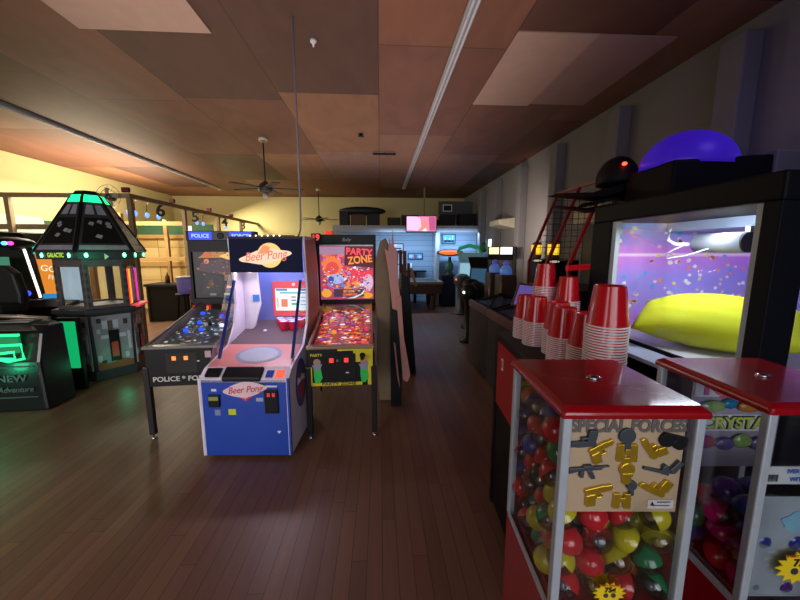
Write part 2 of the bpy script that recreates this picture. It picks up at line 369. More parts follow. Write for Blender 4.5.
for a in (('pistol', 'toy_pistol', .046, 1.295, .019, R(185), GUN, 'dark grey toy pistol at the top left of the card'),
          ('pistol', 'toy_pistol', .086, 1.287, .019, R(30), GOLD, 'gold toy pistol in the top row'),
          ('tag', 'toy_medal', .134, 1.297, .017, 0, GUN, 'dark round toy medal'),
          ('binocular', 'toy_binocular', .137, 1.28, .018, 0, GOLD, 'gold toy binoculars'),
          ('pistol', 'toy_pistol', .182, 1.287, .019, R(-235), GOLD, 'gold toy pistol pointing up left'),
          ('goggles', 'toy_goggles', .226, 1.298, .021, R(-12), BLACK, 'black toy goggles at the top right'),
          ('rifle', 'toy_rifle', .062, 1.251, .023, R(4), GUN, 'grey toy rifle in the middle row'),
          ('watch', 'toy_watch', .140, 1.248, .0165, R(4), GOLD, 'gold toy wristwatch in the centre'),
          ('revolver', 'toy_revolver', .207, 1.250, .023, R(165), GUN, 'dark grey toy revolver in the middle row'),
          ('pistol', 'toy_pistol', .088, 1.212, .021, R(15), GOLD, 'gold toy pistol in the bottom row'),
          ('tag', 'toy_dog_tag', .153, 1.215, .011, 0, GUN, 'small dark toy tag'),
          ('binocular', 'toy_canister', .136, 1.196, .016, 0, GOLD, 'gold toy canister at the bottom centre'),
          ('pistol', 'toy_pistol', .196, 1.216, .021, R(155), GOLD, 'gold toy pistol with a key ring')): toy(*a)
wl = G().box(.192, .245, -.002, -.0005, 1.181, 1.200, WHITE).build('warning_label', card, label='small white warning label')
text('lettering', 'WARNING:', .0055, DARK, wl, (.224, -.0026, 1.1955), ext=.0003)
text('lettering', 'CHOKING HAZARD', .004, DARK, wl, (.219, -.0026, 1.188), ext=.0003)
G().poly([(.196, -.0024, 1.188), (.206, -.0024, 1.188), (.201, -.0024, 1.197)], DARK).build('warning_triangle', wl)
# --- cards of the second machine
card2 = tag(bpy.data.objects.new('ring_card', None), 'white display card with big outlined letters, leaning inside the right capsule machine', 'display card')
COL.objects.link(card2); card2.location = loc2w(cm2, (0, .205, .035)); card2.rotation_euler = (0, 0, R(-3.5))
PALE = mat('card_white', 'c9cfd2', .6, noise=.05)
G().box(.024, .262, 0, .002, 1.09, 1.345, mat('card_lilac', '8f8aa0', .6)).build('backing_card', card2)
G().box(.03, .256, -.0016, 0, 1.288, 1.330, PALE).build('title_strip', card2)
text('lettering', 'NJL', .044, mat('pink_ink', 'c2526a', .6), card2, (.10, -.003, 1.309), ext=.0012, bold=.002, label='pink letters on the top strip', fit=.10)
G().box(.044, .256, -.0016, 0, 1.193, 1.238, PALE).build('title_strip', card2)
text('lettering', 'CRYSTAL', .044, mat('letter_outline', '27402e', .6), card2, (.150, -.0024, 1.2155), ext=.0012, bold=.0036, fit=.192)
text('lettering', 'CRYSTAL', .042, mat('letter_lime', 'b9c95a', .6), card2, (.150, -.0046, 1.2155), ext=.0008, bold=.0012, fit=.186, label='lime green letters with dark outline')
GEM = {c: mat('gem_'+c, h, .08, trans=.6, noise=.1) for c, h in (('green', 'b7dc8a'), ('blue', '38a8dc'), ('red', 'd0505c'), ('violet', '8a80c0'), ('amber', 'e0a050'))}
for n_, (x, z, rx, rz, c) in enumerate(((.075, 1.264, .034, .016, 'green'), (.118, 1.272, .02, .014, 'blue'), (.17, 1.264, .03, .016, 'amber'), (.222, 1.262, .03, .017, 'red'),
                        (.07, 1.165, .026, .018, 'red'), (.12, 1.160, .026, .018, 'violet'), (.165, 1.168, .026, .02, 'green'), (.215, 1.160, .03, .02, 'violet'))):
    G().ell((x, -.008, z), (rx, .008, rz), GEM[c], 16, 8).build('toy_gem', card2, label=c+' glassy toy gem')
fc = tag(bpy.data.objects.new('price_card', None), 'white card with blue print and barcode behind the front glass of the right capsule machine', 'display card')
COL.objects.link(fc); fc.location = loc2w(cm2, (0, .012, .03)); fc.rotation_euler = (0, 0, R(-3.5))
G().box(.022, .264, 0, .0015, 1.186, 1.226, PALE).build('backing_card', fc)
g = G()
for i in range(14): g.box(.028+i*.0017, .028+i*.0017+random.choice((.0006, .001)), -.0006, 0, 1.192, 1.208, DARK)
g.build('barcode', fc)
text('lettering', 'IVERTED', .013, mat('blue_ink', '2c62b8', .6), fc, (.092, -.001, 1.2155), ext=.0004, bold=.0004)
text('lettering', 'WITH', .013, mat('blue_ink', '2c62b8', .6), fc, (.092, -.001, 1.1975), ext=.0004, bold=.0004)
bg = tag(bpy.data.objects.new('frosted_liner', None), 'cloudy plastic liner with a pale blue cloud print, low inside the right capsule machine', 'liner')
COL.objects.link(bg); bg.location = loc2w(cm2, (0, .016, 0)); bg.rotation_euler = (0, 0, R(-3.5))
G().box(.022, .262, 0, .001, .94, 1.184, mat('cloudy_plastic', '9aa8b2', .4, noise=.3, scale=14)).build('sheet', bg)
g = G().extr([(.11+.03*math.cos(a)*(1+.15*math.sin(5*a)), 1.125+.022*math.sin(a)*(1+.15*math.cos(4*a))) for a in [2*PI*i/28 for i in range(28)]], 'y', -.002, -.0002, mat('cloud_blue', '7fb6cc', .5)).build('cloud_print', bg)

# --- toy capsules
CAPC = {'yellow': 'd8d022', 'red': 'd8202c', 'green': '0f8a55', 'blue': '1c3a9c', 'orange': 'e0702c', 'pink': 'd81878', 'purple': '5a2a88'}
CAPM = {k_: mat('capsule_'+k_, v_, .2, coat=.6, trans=.25, noise=.1) for k_, v_ in CAPC.items()}
CLEARP = glass_mat('capsule_clear', 'dfe4e8', .35)
TOYM = [mat('toy_'+c, c, .5) for c in ('c8b070', '707880', 'c05048', '5068a0')]
capproto = {}
def capsule(col, p, rot, label, group):
    key = col
    if key not in capproto:
        g1 = G().ell((0, 0, 0), (.031, .031, .034), CAPM[col], 20, 6, 0, 1)
        g2 = G().ell((0, 0, 0), (.030, .030, .027), CLEARP, 20, 6, -1, 0)
        g3 = G().ell((0, 0, -.004), (.014, .009, .012), random.choice(TOYM), 8, 5)
        t = thing('toy_capsule', label, 'capsule', p, 0, group)
        g1.build('shell', t, label=col+' half shell', fix=False); g2.build('clear_lid', t, label='clear half shell', fix=False); g3.build('prize', t)
        capproto[key] = t
    else:
        t = dup(capproto[key], p, 0, label); t['group'] = group
    t.rotation_euler = rot
def fillcaps(cm, palette, desc, group, skip, W=.285, D=.33):
    z = .925+.034; lay = 0
    while z < 1.35:
        nx, ny = 4, 5
        for j in range(ny):
            for i in range(nx):
                off = .007 if lay % 2 else -.007
                x = .044+i*.0655+off*(1 if j % 2 else -1); y = .043+j*.060+(.004 if lay % 2 else 0)
                if skip(i, j, lay, x, y, z): continue
                c = palette(i, j, lay)
                row = ['bottom', 'second', 'third', 'fourth', 'fifth', 'sixth', 'seventh', 'eighth'][lay]
                lab = '%s toy capsule, %s layer, %s, %s, in the %s' % (c, row, ['front row', 'second row', 'middle row', 'fourth row', 'back row'][j],
                                                                       ['far left', 'left of centre', 'right of centre', 'far right'][i], desc)
                capsule(c, loc2w(cm, (x+random.uniform(-.002, .002), y, z)), (random.uniform(-1.3, 1.3), random.uniform(-1.0, 1.0), random.uniform(0, 6)), lab, group)
        z += .056; lay += 1
front = [['red', 'yellow', 'red', 'green'], ['yellow', 'red', 'yellow', 'green'], ['red', 'red', 'yellow', 'yellow'], ['yellow', 'red', 'red', 'yellow'], ['yellow', 'yellow', 'blue', 'orange']]
def pal1(i, j, l):
    if j == 0 and l < 5: return front[l][i]
    if i == 0: return ['orange', 'red', 'purple', 'yellow', 'red', 'orange', 'green', 'blue'][(j*3+l*5+l//2) % 8]
    return random.choice(['yellow', 'red', 'blue', 'green', 'red', 'orange'])
fillcaps(cm1, pal1, 'near machine', 'toy capsules in the near capsule machine', lambda i, j, l, x, y, z: (i > 0 and j > 1) or (i > 1 and j > 0 and l > 4) or (j == 0 and z > 1.165) or z > 1.335)
def pal2(i, j, l): return ['pink', 'green', 'purple', 'red', 'blue', 'pink', 'blue'][(i*2+j*3+l*2) % 7]
fillcaps(cm2, pal2, 'right edge machine', 'toy capsules in the right edge capsule machine', lambda i, j, l, x, y, z: i > 1 or j == 3 and z > 1.07 or y > .165 and j < 4 and z > 1.07 or y < .04 or z > 1.16 and j < 4 or j == 4 and z > 1.2)

# ================================================================== CUP CABINET and CUPS
cab = thing('cabinet', 'low red sided cabinet with black top carrying the stacks of red cups', 'cabinet', (0, 0, 0))
ZC = 1.19
poly = [(.655, 1.02), (.745, 2.09), (1.135, 2.06), (1.06, 1.0)]
def inset(pl, d):
    c = (sum(p[0] for p in pl)/4, sum(p[1] for p in pl)/4); return [(p[0]+(c[0]-p[0])*d, p[1]+(c[1]-p[1])*d) for p in pl]
G().extr(poly, 'z', ZC-.035, ZC, BLACK).build('top', cab, bev=.006)
G().extr(inset(poly, .04), 'z', .03, ZC-.035, BLACK).build('body', cab)
G().extr([(poly[0][0]+.005, poly[0][1]+.05), (.738, 2.03), (.765, 2.03), (.69, 1.06)], 'z', .74, ZC-.05, mat('red_laminate', 'b01e1c', .4)).build('side_panel', cab, label='red side panel')
for p in poly: G().box(p[0]-.003 if p[0] < .9 else p[0]-.035, p[0]+.035 if p[0] < .9 else p[0]-.001, p[1]-.0 if p[1] < 1.5 else p[1]-.04, p[1]+.04 if p[1] < 1.5 else p[1], 0, ZC-.035, BLACK).build('corner_post', cab, bev=.004)
sk = G().box(.7255, .7275, 1.90, 1.93, .99, 1.06, WHITE).build('sticker', cab, label='small white outlined sticker')
G().box(.7245, .7255, 1.906, 1.924, 1.0, 1.05, RED).build('sticker_centre', sk)
G().lathe([(.03, 0), (.03, .012)], (0, 0, 0), BLACK, 16, 1.8).xf(Matrix.Translation((.70, 1.62, .86)) @ Matrix.Rotation(R(90), 4, 'Y')).build('side_handle', cab)

CUPR = mat('cup_red', 'c4101e', .2, coat=.3, noise=.06); CUPW = mat('cup_white', 'ece6e8', .35)
def cup_mesh():
    g = G(); n = 28
    def ring(r, z, fl=0): return [(r*(1+fl*math.cos(14*2*PI*i/n)*.5)*math.cos(2*PI*i/n), r*(1+fl*math.cos(14*2*PI*i/n)*.5)*math.sin(2*PI*i/n), z) for i in range(n)]
    g.rings([ring(.0612, .0055), ring(.058, .03, .0), ring(.054, .07, .035), ring(.0495, .112, .035), ring(.0475, .128), ring(.0465, .1385)], CUPR, True, False)
    g.rings([ring(.0465, .1385), ring(.0425, .14), ring(.040, .134), ring(.002, .134)], CUPR, False, False)
    g.rings([ring(.0612, .0055), ring(.0645, .004), ring(.0645, .0008), ring(.061, .0), ring(.059, .004), ring(.052, .07), ring(.0445, .130), ring(.002, .1315)], CUPW, True, False)
    return g
proto = cup_mesh().xf(Matrix.Diagonal((1.06, 1.06, 1, 1))).build('plastic_cup', fix=False); used = [False]
ORD = ['topmost', 'second down', 'third down', 'fourth down', 'fifth down', 'sixth down', 'seventh down', 'eighth down', 'ninth down', 'tenth down', 'eleventh down', 'twelfth down', 'thirteenth down',
       'fourteenth down', 'fifteenth down', 'sixteenth down', 'seventeenth down', 'eighteenth down', 'nineteenth down', 'twentieth down', 'twenty first down', 'twenty second down', 'twenty third down', 'twenty fourth down', 'twenty fifth down',
       'twenty sixth down', 'twenty seventh down', 'twenty eighth down', 'twenty ninth down', 'thirtieth down', 'lower still', 'lower still', 'lower still', 'lower still', 'lower still', 'lower still', 'lower still', 'lower still']
STK = [('far left end stack', .862, 1.93, 1.445, .0092), ('second stack from the far left', .855, 1.78, 1.455, .0092), ('tallest stack at the back', .995, 1.985, 1.625, .0098),
       ('short right stack at the back', 1.07, 1.86, 1.555, .0098), ('left stack of the middle trio', .885, 1.61, 1.45, .0095), ('middle stack of the middle trio', .835, 1.465, 1.45, .0095),
       ('right stack of the middle trio', .845, 1.315, 1.45, .0095), ('big stack nearest the camera', .78, 1.10, 1.585, .0095)]
for nm, x, y, zt, step in STK:
    n = max(1, round((zt-.14-ZC)/step)+1); step = (zt-.14-ZC)/(n-1)
    for i in range(n):
        z = zt-.14-i*step
        c = proto if not used[0] else proto.copy()
        if used[0]: COL.objects.link(c)
        used[0] = True
        c.location = (x+random.uniform(-.0006, .0006), y+random.uniform(-.0006, .0006), z); c.rotation_euler = (0, 0, 2*PI/14*i)
        tag(c, 'upturned red cup, %s in the %s' % (ORD[i], nm), 'cup', 'red cups stacked upside down on the cabinet')

# ================================================================== CLAW MACHINE (right)
cl = thing('claw_machine', 'black claw machine with a bright confetti printed interior behind the cup stacks', 'claw machine', (1.15, .93, 0))
CW, CD = .95, .87
FR = mat('claw_black', '080a14', .6, spec=.15)
G().box(0, CW, 0, CD,   .04, 1.285, FR).build('body', cl, bev=.008)
G().box(0, CW, 0, CD, 1.845, 1.93, FR).build('top', cl, bev=.008)
for x, y, wx, wy in ((0, 0, .10, .05), (0, CD-.145, .035, .145), (CW-.05, 0, .05, .05), (CW-.05, CD-.05, .05, .05)):
    G().box(x, x+wx, y, y+wy, 1.285, 1.845, FR).build('corner_post', cl, bev=.003)
G().box(-.13, .0, .03, CD-.16, 1.268, 1.285, mat('ledge_pale', 'b4c2dc', .35)).build('side_ledge', cl, bev=.003, label='pale outer ledge'); G().box(-.012, .0, .03, CD-.14, 1.285, 1.30, FR).build('lower_trim', cl)
PALEF = mat('inner_frame', 'aebcc6', .4)
G().box(.008, .03, CD-.175, CD-.146, 1.285, 1.842, PALEF).build('inner_frame', cl); G().box(.008, .03, .052, .072, 1.285, 1.842, PALEF).build('inner_frame', cl)
G().box(.012, .016, .07, CD-.17, 1.295, 1.845, CLAWGLASS).build('side_glass', cl)
G().box(.03, CW-.05, .012, .016, 1.295, 1.845, GLASS).build('front_glass', cl)
G().box(.005, CW-.005, .005, CD-.005, 1.285, 1.295, mat('claw_floor', 'c9ccd6', .4)).build('prize_floor', cl)
# purple backdrop, printed with confetti and light streaks
def backdrop_mat(name):
    m = bpy.data.materials.new(name); m.use_nodes = True; N = m.node_tree.nodes; L = m.node_tree.links
    b = N['Principled BSDF']; b.inputs['Roughness'].default_value = .8; b.inputs['Specular IOR Level'].default_value = .1
    tc = N.new('ShaderNodeTexCoord'); sp = N.new('ShaderNodeSeparateXYZ'); L.new(tc.outputs['Object'], sp.inputs[0])
    mr = N.new('ShaderNodeMapRange'); mr.inputs[1].default_value = 1.30; mr.inputs[2].default_value = 1.84; L.new(sp.outputs[2], mr.inputs[0])
    cr = N.new('ShaderNodeValToRGB'); el = cr.color_ramp.elements
    data = [(0, 'd070d0'), (.22, 'a898ea'), (.5, 'a493ee'), (.68, 'd88af0'), (.705, 'fff0ff'), (.725, 'e08af0'), (.85, 'b09cf0'), (1, '9ab4f0')]
    while len(el) < len(data): el.new(.5)
    for e, (p, c) in zip(el, data): e.position = p; e.color = lin(c)
    L.new(mr.outputs[0], cr.inputs[0]); L.new(cr.outputs[0], b.inputs['Base Color'])
    return m
BD = backdrop_mat('confetti_backdrop')
bd = G().box(.03, CW-.05, CD-.062, CD-.052, 1.295, 1.845, BD).build('backdrop', cl, label='purple backdrop with confetti')
bd2 = G().box(CW-.062, CW-.052, .05, CD-.062, 1.295, 1.845, BD).build('side_backdrop', cl, label='purple side backdrop with confetti')
CONF = [mat('confetti_'+c, c, .5) for c in ('f8f0e0', 'f0e080', 'ff9a7a', '40b0f0', 'ffd0e8', 'ffffff')]
for b_, side in ((bd, 0), (bd2, 1)):
    g = G()
    for i in range(110):
        u = random.uniform(.07, .86) if side == 0 else random.uniform(.08, .78); z = random.uniform(1.4, 1.83); s = random.uniform(.010, .017); a0 = random.uniform(0, 6)
        k_ = random.choice((4, 4, 5, 6)); pts = [(u+s*random.uniform(.6, 1.2)*math.cos(a0+2*PI*q/k_), z+s*.75*math.sin(a0+2*PI*q/k_)) for q in range(k_)]
        if side == 0: g.extr(pts, 'y', CD-.0635, CD-.062, random.choice(CONF))
        else: g.extr([(p[0], p[1]) for p in pts], 'x', CW-.0635, CW-.062, random.choice(CONF))
    PS = mat('pink_streak', 'ff8ad8', .4)
    if side == 0:
        g.bar((.05, CD-.0630, 1.84), (.45, CD-.0630, 1.66), .002, .005, PS).bar((.05, CD-.0630, 1.81), (.88, CD-.0630, 1.79), .002, .003, PS)
    else:
        g.bar((CW-.063, .78, 1.45), (CW-.063, .1, 1.55), .002, .004, PS)
    g.build('confetti_print', b_)
# gantry motor, bracket and cable
g = G().box(.35, CW-.08, .08, CD-.08, 1.80, 1.843, mat('gantry_grey', '93a5bd', .35, .2)); g.build('gantry', cl)
cx, cy, cz = .235, .40, 1.735
g = G().lathe([(.042, 0), (.042, .19)], (0, 0, 0), mat('motor_silver', '7c828c', .5, .1), 24).xf(Matrix.Translation((.33, .37, 1.735)) @ Matrix.Rotation(R(-82), 4, 'Z') @ Matrix.Rotation(R(-90), 4, 'Y'))
mo = g.build('claw_motor', cl, label='silver cylindrical claw motor')
G().lathe([(.042, 0), (.042, .004)], (0, 0, 0), BLACK, 24).xf(Matrix.Translation((.330, .3660, 1.735)) @ Matrix.Rotation(R(-82), 4, 'Z') @ Matrix.Rotation(R(90), 4, 'Y')).build('motor_cap', mo, label='black printed end cap')
G().box(.325, .345, .36, .38, 1.775, 1.80, STEEL).build('motor_bracket', mo)
G().tube([(.20, .60, 1.80), (.20, .60, 1.75), (.21, .57, 1.73), (.235, .53, 1.73)], .007, WHITE).tube([(.235, .53, 1.735), (.2, .58, 1.70), (.19, .60, 1.68), (.205, .60, 1.665), (.24, .54, 1.68), (.27, .47, 1.71)], .003, ALU).build('claw_cable', mo)
# marquee lamp inside
light('claw_tube', 'AREA', (1.15+.30, .93+.42, 1.795), 2.6, (.80, .88, 1.0), .45, .10, (0, 0, 0))
light('claw_tube', 'AREA', (1.15+.06, .93+.35, 1.835), 3.0, (.86, .92, 1.0), .05, .55, (0, R(-30), 0))
# yellow cushion in the claw machine (plain)
YEL = mat('plush_yellow', 'bcc412', .85, noise=.08, scale=5, bump=.1)
def pil(u, v, side):
    a, b = u*2-1, v*2-1
    x = a*.26*(1-.16*(1-b*b)*0-.10*(1-a*a)*b*b); y = b*.17*(1-.14*(1-b*b)*a*a)
    h_ = .105*(max(0, 1-a*a)**.55)*(max(0, 1-b*b)**.55)*(1+.05*math.sin(13*a+4*b)*abs(a)+.03*math.sin(19*b+5*a))
    return (x, y, side*h_)
g = G()
for sgn in (1, -1): g.quadgrid(lambda u, v: pil(u, v, sgn), 28, 20, YEL)
g.xf(Matrix.Translation((1.395, 1.31, 1.408)) @ Matrix.Rotation(R(-50), 4, 'Z') @ Matrix.Rotation(R(16), 4, 'X') @ Matrix.Rotation(R(0), 4, 'Y'))
tag(g.build('plush_cushion'), 'bright yellow plush cushion lying in the lit claw machine', 'cushion')
# grey box on the wall above
t = thing('wall_speaker', 'small grey box speaker mounted high on the right wall by the frame edge', 'speaker', (2.82, 2.36, 2.24))
G().box(0, .28, 0, .30, 0, .17, mat('speaker_grey', '6f7076', .6)).build('box', t, bev=.01); G().box(-.004, 0, .02, .28, .02, .15, mat('speaker_grille', '505058', .8)).build('grille', t)
t = tag(G().ell((3.04, 2.34, 2.52), (.03, .06, .06), mat('lime_glow', '303a20', emit=.5, ecol='9ad080'), 14, 8).build('wall_lamp'), 'pale green glowing wall lamp above the grey box speaker', 'lamp')

# ================================================================== BEER BALL MACHINE
bb = thing('arcade_machine', 'blue and white cup toss arcade machine with peach logo marquee in the centre left', 'arcade machine', (-1.46, 2.67, 0), R(-3.2))
W = .72
ICE = mat('ice_white', 'dcd4e4', .4)
prof = [(0, .03), (0, .68), (.10, .745), (.48, .83), (.62, 1.0), (.68, 1.2), (.68, 1.38), (.66, 1.50), (.625, 1.80), (.64, 1.838), (1.02, 1.838), (1.12, 1.5), (1.14, 1.1), (.80, .72), (.76, .03)]
for x, nm in ((0, 'left'), (W-.02, 'right')):
    G().extr(prof, 'x', x, x+.02, ICE).build('side_panel', bb, label='white curved side panel')
G().box(0.02, W-.02, 0, .02, .03, .68, BLUE).box(.02, W-.02, .02, .74, .03, .08, BLUE).build('front_panel', bb, label='blue front panel', bev=.002)
G().box(-.003, .014, -.004, .02, .03, .69, ICE).build('edge_trim', bb); G().box(W-.014, W+.003, -.004, .02, .03, .69, BLUE).build('edge_trim', bb)
G().extr([(0, .66), (0, .685), (.11, .752), (.115, .735)], 'x', .02, W-.02, ICE).build('control_shelf', bb, label='white slanted control shelf')
G().extr([(-.012, .665), (-.012, .705), (.085, .765), (.095, .73)], 'x', .19, .50, BLACK).build('arm_pad', bb, bev=.01, label='black padded arm rest')
G().extr([(.01, .695), (.0, .715), (.06, .76), (.09, .745)], 'x', .05, .165, BLACK).build('card_reader', bb, bev=.006)
b_ = G().extr([(.01, .692), (.01, .70), (.07, .737), (.07, .729)], 'x', .53, .59, BLUE).build('button_plate', bb, bev=.003)
b_ = G().extr([(.01, .692), (.01, .704), (.07, .741), (.07, .729)], 'x', .61, .675, glow('start_button', 'ff5030', 1.6)).build('start_button', bb, bev=.004, label='lit red start button')
PINKS = mat('playfield_salmon', 'd8847c', .35)
G().extr([(.112, .735), (.112, .752), (.49, .838), (.49, .82)], 'x', .02, W-.02, PINKS).build('playfield', bb, label='salmon coloured playing surface')
sl = math.atan2(.086, .378)
Mp = Matrix.Translation((W/2+.01, .30, .797)) @ Matrix.Rotation(sl, 4, 'X')
G().lathe([(.20, 0), (.20, .002)], (0, 0, 0), mat('ring_grey', '8a93ac', .35), 40, .72).xf(Mp).build('printed_ring', bb)
G().lathe([(.165, 0), (.165, .0035)], (0, 0, 0), mat('ring_pale', 'a8aebe', .35), 40, .72).xf(Mp).build('printed_ring', bb)
# front decals
def logo(parent, cx, y, cz, s, fills, glowtext, outline, big):
    cloud = []
    for i in range(48):
        a = 2*PI*i/48
        cloud.append((cx+s*(1.02*math.cos(a))*(1+.06*math.cos(6*a)), cz+s*.36*math.sin(a)*(1+.12*math.cos(4*a))+s*.10*math.cos(a)))
    G().extr(cloud, 'y', y-.002, y, outline).build('logo_outline', parent)
    text('lettering', 'Beer Pong', s*.46, glowtext, parent, (cx, y-.004, cz+.0), shear=.35, bold=s*.002, fit=s*1.72, label='script logo lettering', rot=(R(90), R(-5), 0))
g = G().extr([(.36-.10, .585), (.36+.12, .585), (.37, .50)], 'y', -.003, -.0005, mat('cup_print_red', 'd83a3a', .4)).build('logo_triangle', bb, label='red triangle of printed cups')
G().extr([(.30, .575), (.44, .575), (.37, .52)], 'y', -.0045, -.003, mat('cup_print_pink', 'f0a8a8', .4)).build('logo_triangle', bb)
logo(bb, .37, -.003, .60, .165, None, mat('logo_red', 'c03848', .4), mat('logo_pale', 'e8c8d0', .4), 0)
t_ = G().box(.525, .635, -.016, 0, .40, .60, BLACK).build('coin_door', bb, bev=.004, label='black double coin door')
for x in (.55, .59): G().box(x, x+.022, -.02, -.016, .545, .575, glow('coin_red', 'e03040', .8)).build('coin_slot', t_)
G().box(.54, .63, -.008, 0, .622, .634, WHITE).build('label_plate', bb)
rd = G().box(.075, .165, -.018, 0, .455, .56, BLACK).build('bill_acceptor', bb, bev=.006, label='black bill acceptor')
G().box(.082, .158, -.022, -.018, .515, .545, glow('bill_green', 'a8b060', .35)).build('bill_slot', rd)
G().box(.10, .14, -.003, 0, .585, .605, WHITE).build('sticker', bb); G().box(.115, .16, -.003, 0, .38, .43, mat('sticker_grey', '8088a8', .4)).build('sticker', bb)
G().box(.225, .285, -.003, 0, .385, .435, mat('sticker_lime', 'c8d428', .4)).build('sticker', bb, label='lime yellow square sticker'); G().box(.455, .51, -.003, 0, .50, .53, mat('sticker_pale', 'a8b0c8', .4)).build('sticker', bb)
G().box(.455, .53, -.003, 0, .62, .65, DARK).build('sticker', bb)
G().poly([(.61, -.002, .245), (.645, -.002, .245), (.625, -.002, .22)], WHITE).build('sticker', bb)
# side decals
for x0 in (W,):
    G().extr([(p[0], p[1]) for p in circ(.33, .53, .155, 32, .22)], 'x', W, W+.002, mat('decal_blue', '24409c', .4)).build('side_decal', bb, label='oval blue side decal')
    G().extr([(p[0], p[1]) for p in circ(.33, .53, .125, 32, .19)], 'x', W+.002, W+.003, mat('decal_violet', '7a6488', .4)).build('side_decal', bb)
    G().poly([(W+.004, .23, .5), (W+.004, .43, .5), (W+.004, .33, .38)], mat('cup_print_red', 'd83a3a')).build('side_decal', bb)
    text('lettering', 'Beer Pong', .08, mat('logo_pale', 'e8c8d0'), bb, (W+.004, .33, .57), (R(90), 0, R(90)), shear=.3, bold=.002, fit=.22)
# inside the cabinet
G().box(.02, W-.02, 1.08, 1.1, .83, 1.83, mat('inner_blue', '7078b8', .5)).build('back_panel', bb)
G().extr([(.49, .82), (.49, .836), (1.08, .95), (1.08, .93)], 'x', .02, W-.02, mat('chute_brown', '5c484c', .5)).build('ball_deck', bb)
G().extr([(.02, .50), (.24, .50), (.23, .62), (.175, .70), (.175, .83), (.02, .83)], 'y', 1.0, 1.02, ICE)
# white inner return wall on the left
G().extr([(.02, 1.52), (.17, 1.52), (.19, 1.16), (.12, .93), (.02, .84)], 'y', .84, .86, ICE).build('inner_wing', bb, label='white inner wing panel')
G().box(.115, .18, .832, .84, 1.19, 1.26, mat('wing_blue', '2878d0', .4)).build('wing_sticker', bb)
G().box(.03, .17, .66, .84, 1.49, 1.53, ICE).build('wing_shelf', bb, bev=.01)
mq = G().box(.022, W-.022, .60, .63, 1.50, 1.81, mat('marquee_navy', '04061c', .6, emit=.12, ecol='141c60', spec=.15)).build('marquee', bb, bev=.004, label='dark blue marquee panel')
G().box(0.02, W-.02, .60, 1.02, 1.81, 1.835, BLACK).build('roof', bb)
for i in range(6): G().lathe([(.007, 0), (.007, .012)], (.22+i*.055, .615, 1.835), glow('bulb_white', 'fff0d8', 3), 8).build('roof_bulb', bb)
PEACH = lit('ffb890', 1.1)
G().extr(circ(.40, 1.66, .115, 30), 'y', .5965, .5985, lit('ffc870', 1.15)).build('logo_disc', mq, label='glowing yellow disc')
cloud = [(.36+.235*math.cos(a)*(1+.05*math.cos(6*a)), 1.65+.062*math.sin(a)*(1+.2*math.cos(4*a))+.03*math.cos(a)) for a in [2*PI*i/56 for i in range(56)]]
G().extr(cloud, 'y', .5930, .5965, lit('ffd0b0', 1.1)).build('logo_outline', mq)
G().extr([(.29, 1.675), (.35, 1.755), (.41, 1.735), (.39, 1.675)], 'y', .5920, .5965, lit('ff8a58', 1.1)).build('logo_cup', mq)
text('lettering', 'Beer Pong', .115, lit('f07858', .9), mq, (.36, .5915, 1.655), (R(90), R(-5), 0), shear=.35, bold=.0004, fit=.40, label='coral script logo')
# screen with red surround and cup rack
G().extr([(.55, .90), (.67, 1.02), (.705, 1.2), (.705, 1.38), (.67, 1.52), (.65, 1.80), (1.0, 1.825), (1.08, 1.5), (1.10, 1.1), (.82, .76)], 'x', W, W+.003, mat('side_salmon', 'c08474', .5, noise=.15)).build('side_wrap', bb, label='salmon pink outer side wrap')
sc = G().extr([(.24, 1.0), (.68, 1.0), (.70, 1.375), (.24, 1.375)], 'y', 1.045, 1.075, mat('screen_red', 'c83c40', .4, emit=.25, ecol='e04048')).build('screen', bb, label='monitor in a red surround')
G().box(.27, .665, 1.040, 1.045, 1.06, 1.30, lit('e8f4fa', 1.2)).build('display', sc)
g = G()
for a, b, c, d, col in ((.28, .40, 1.275, 1.297, '3090c8'), (.53, .66, 1.275, 1.297, '3090c8'), (.32, .62, 1.245, 1.262, '58b8d8'), (.44, .49, 1.20, 1.215, 'd85050'), (.44, .49, 1.165, 1.18, '3080c0'), (.44, .50, 1.12, 1.145, '40c090'),
                    (.33, .40, 1.10, 1.185, 'f08060'), (.54, .60, 1.20, 1.21, '80b8d8'), (.54, .62, 1.16, 1.17, '80b8d8'), (.285, .30, 1.09, 1.20, 'f0b040'), (.54, .60, 1.12, 1.13, '80b8d8')):
    g.box(a, b, 1.038, 1.040, c, d, lit(col, 1.0))
g.build('screen_image', sc)
G().extr(circ(.47, 1.345, .018, 16), 'y', 1.04, 1.045, lit('f4d0d0', 1)).build('bezel_logo', sc)
rk = G()
CR_ = mat('rack_cup_red', 'd01840', .35, emit=.12, ecol='e01850')
for r_, n_ in enumerate((4, 3, 2)):
    for i in range(n_):
        x = .47+(i-(n_-1)/2)*.092; y = .985-r_*.085
        c_ = G().lathe([(.030, 0), (.043, .085), (.046, .09), (.040, .09), (.028, .02), (.001, .02)], (x, y, .90+.0), CR_, 20).build('target_cup', bb, label='red target cup')
        G().lathe([(.041, .0), (.041, .004)], (x, y, .985), mat('rack_blue', '80c8f0', .4, emit=.35, ecol='80c8ff'), 18).build('cup_rim', c_)
G().ell((.235, .80, .885), (.022, .022, .022), WHITE, 14, 8).build('toss_ball', bb)
for s_, x in ((-1, .012), (1, W-.012)):
    G().bar((x+(.05 if s_ < 0 else -.02), .22, .785), (x+(.07 if s_ < 0 else -.015), .54, 1.43), .022, .022, mat('bar_navy', '06246c', .35)).build('frame_bar', bb, bev=.003, label='blue frame bar')
    G().poly([(x, .16, .77), (x, .60, 1.50), (x, .66, 1.38), (x, .66, 1.2), (x, .6, 1.0), (x, .46, .83)], PLEXI).build('side_screen', bb)
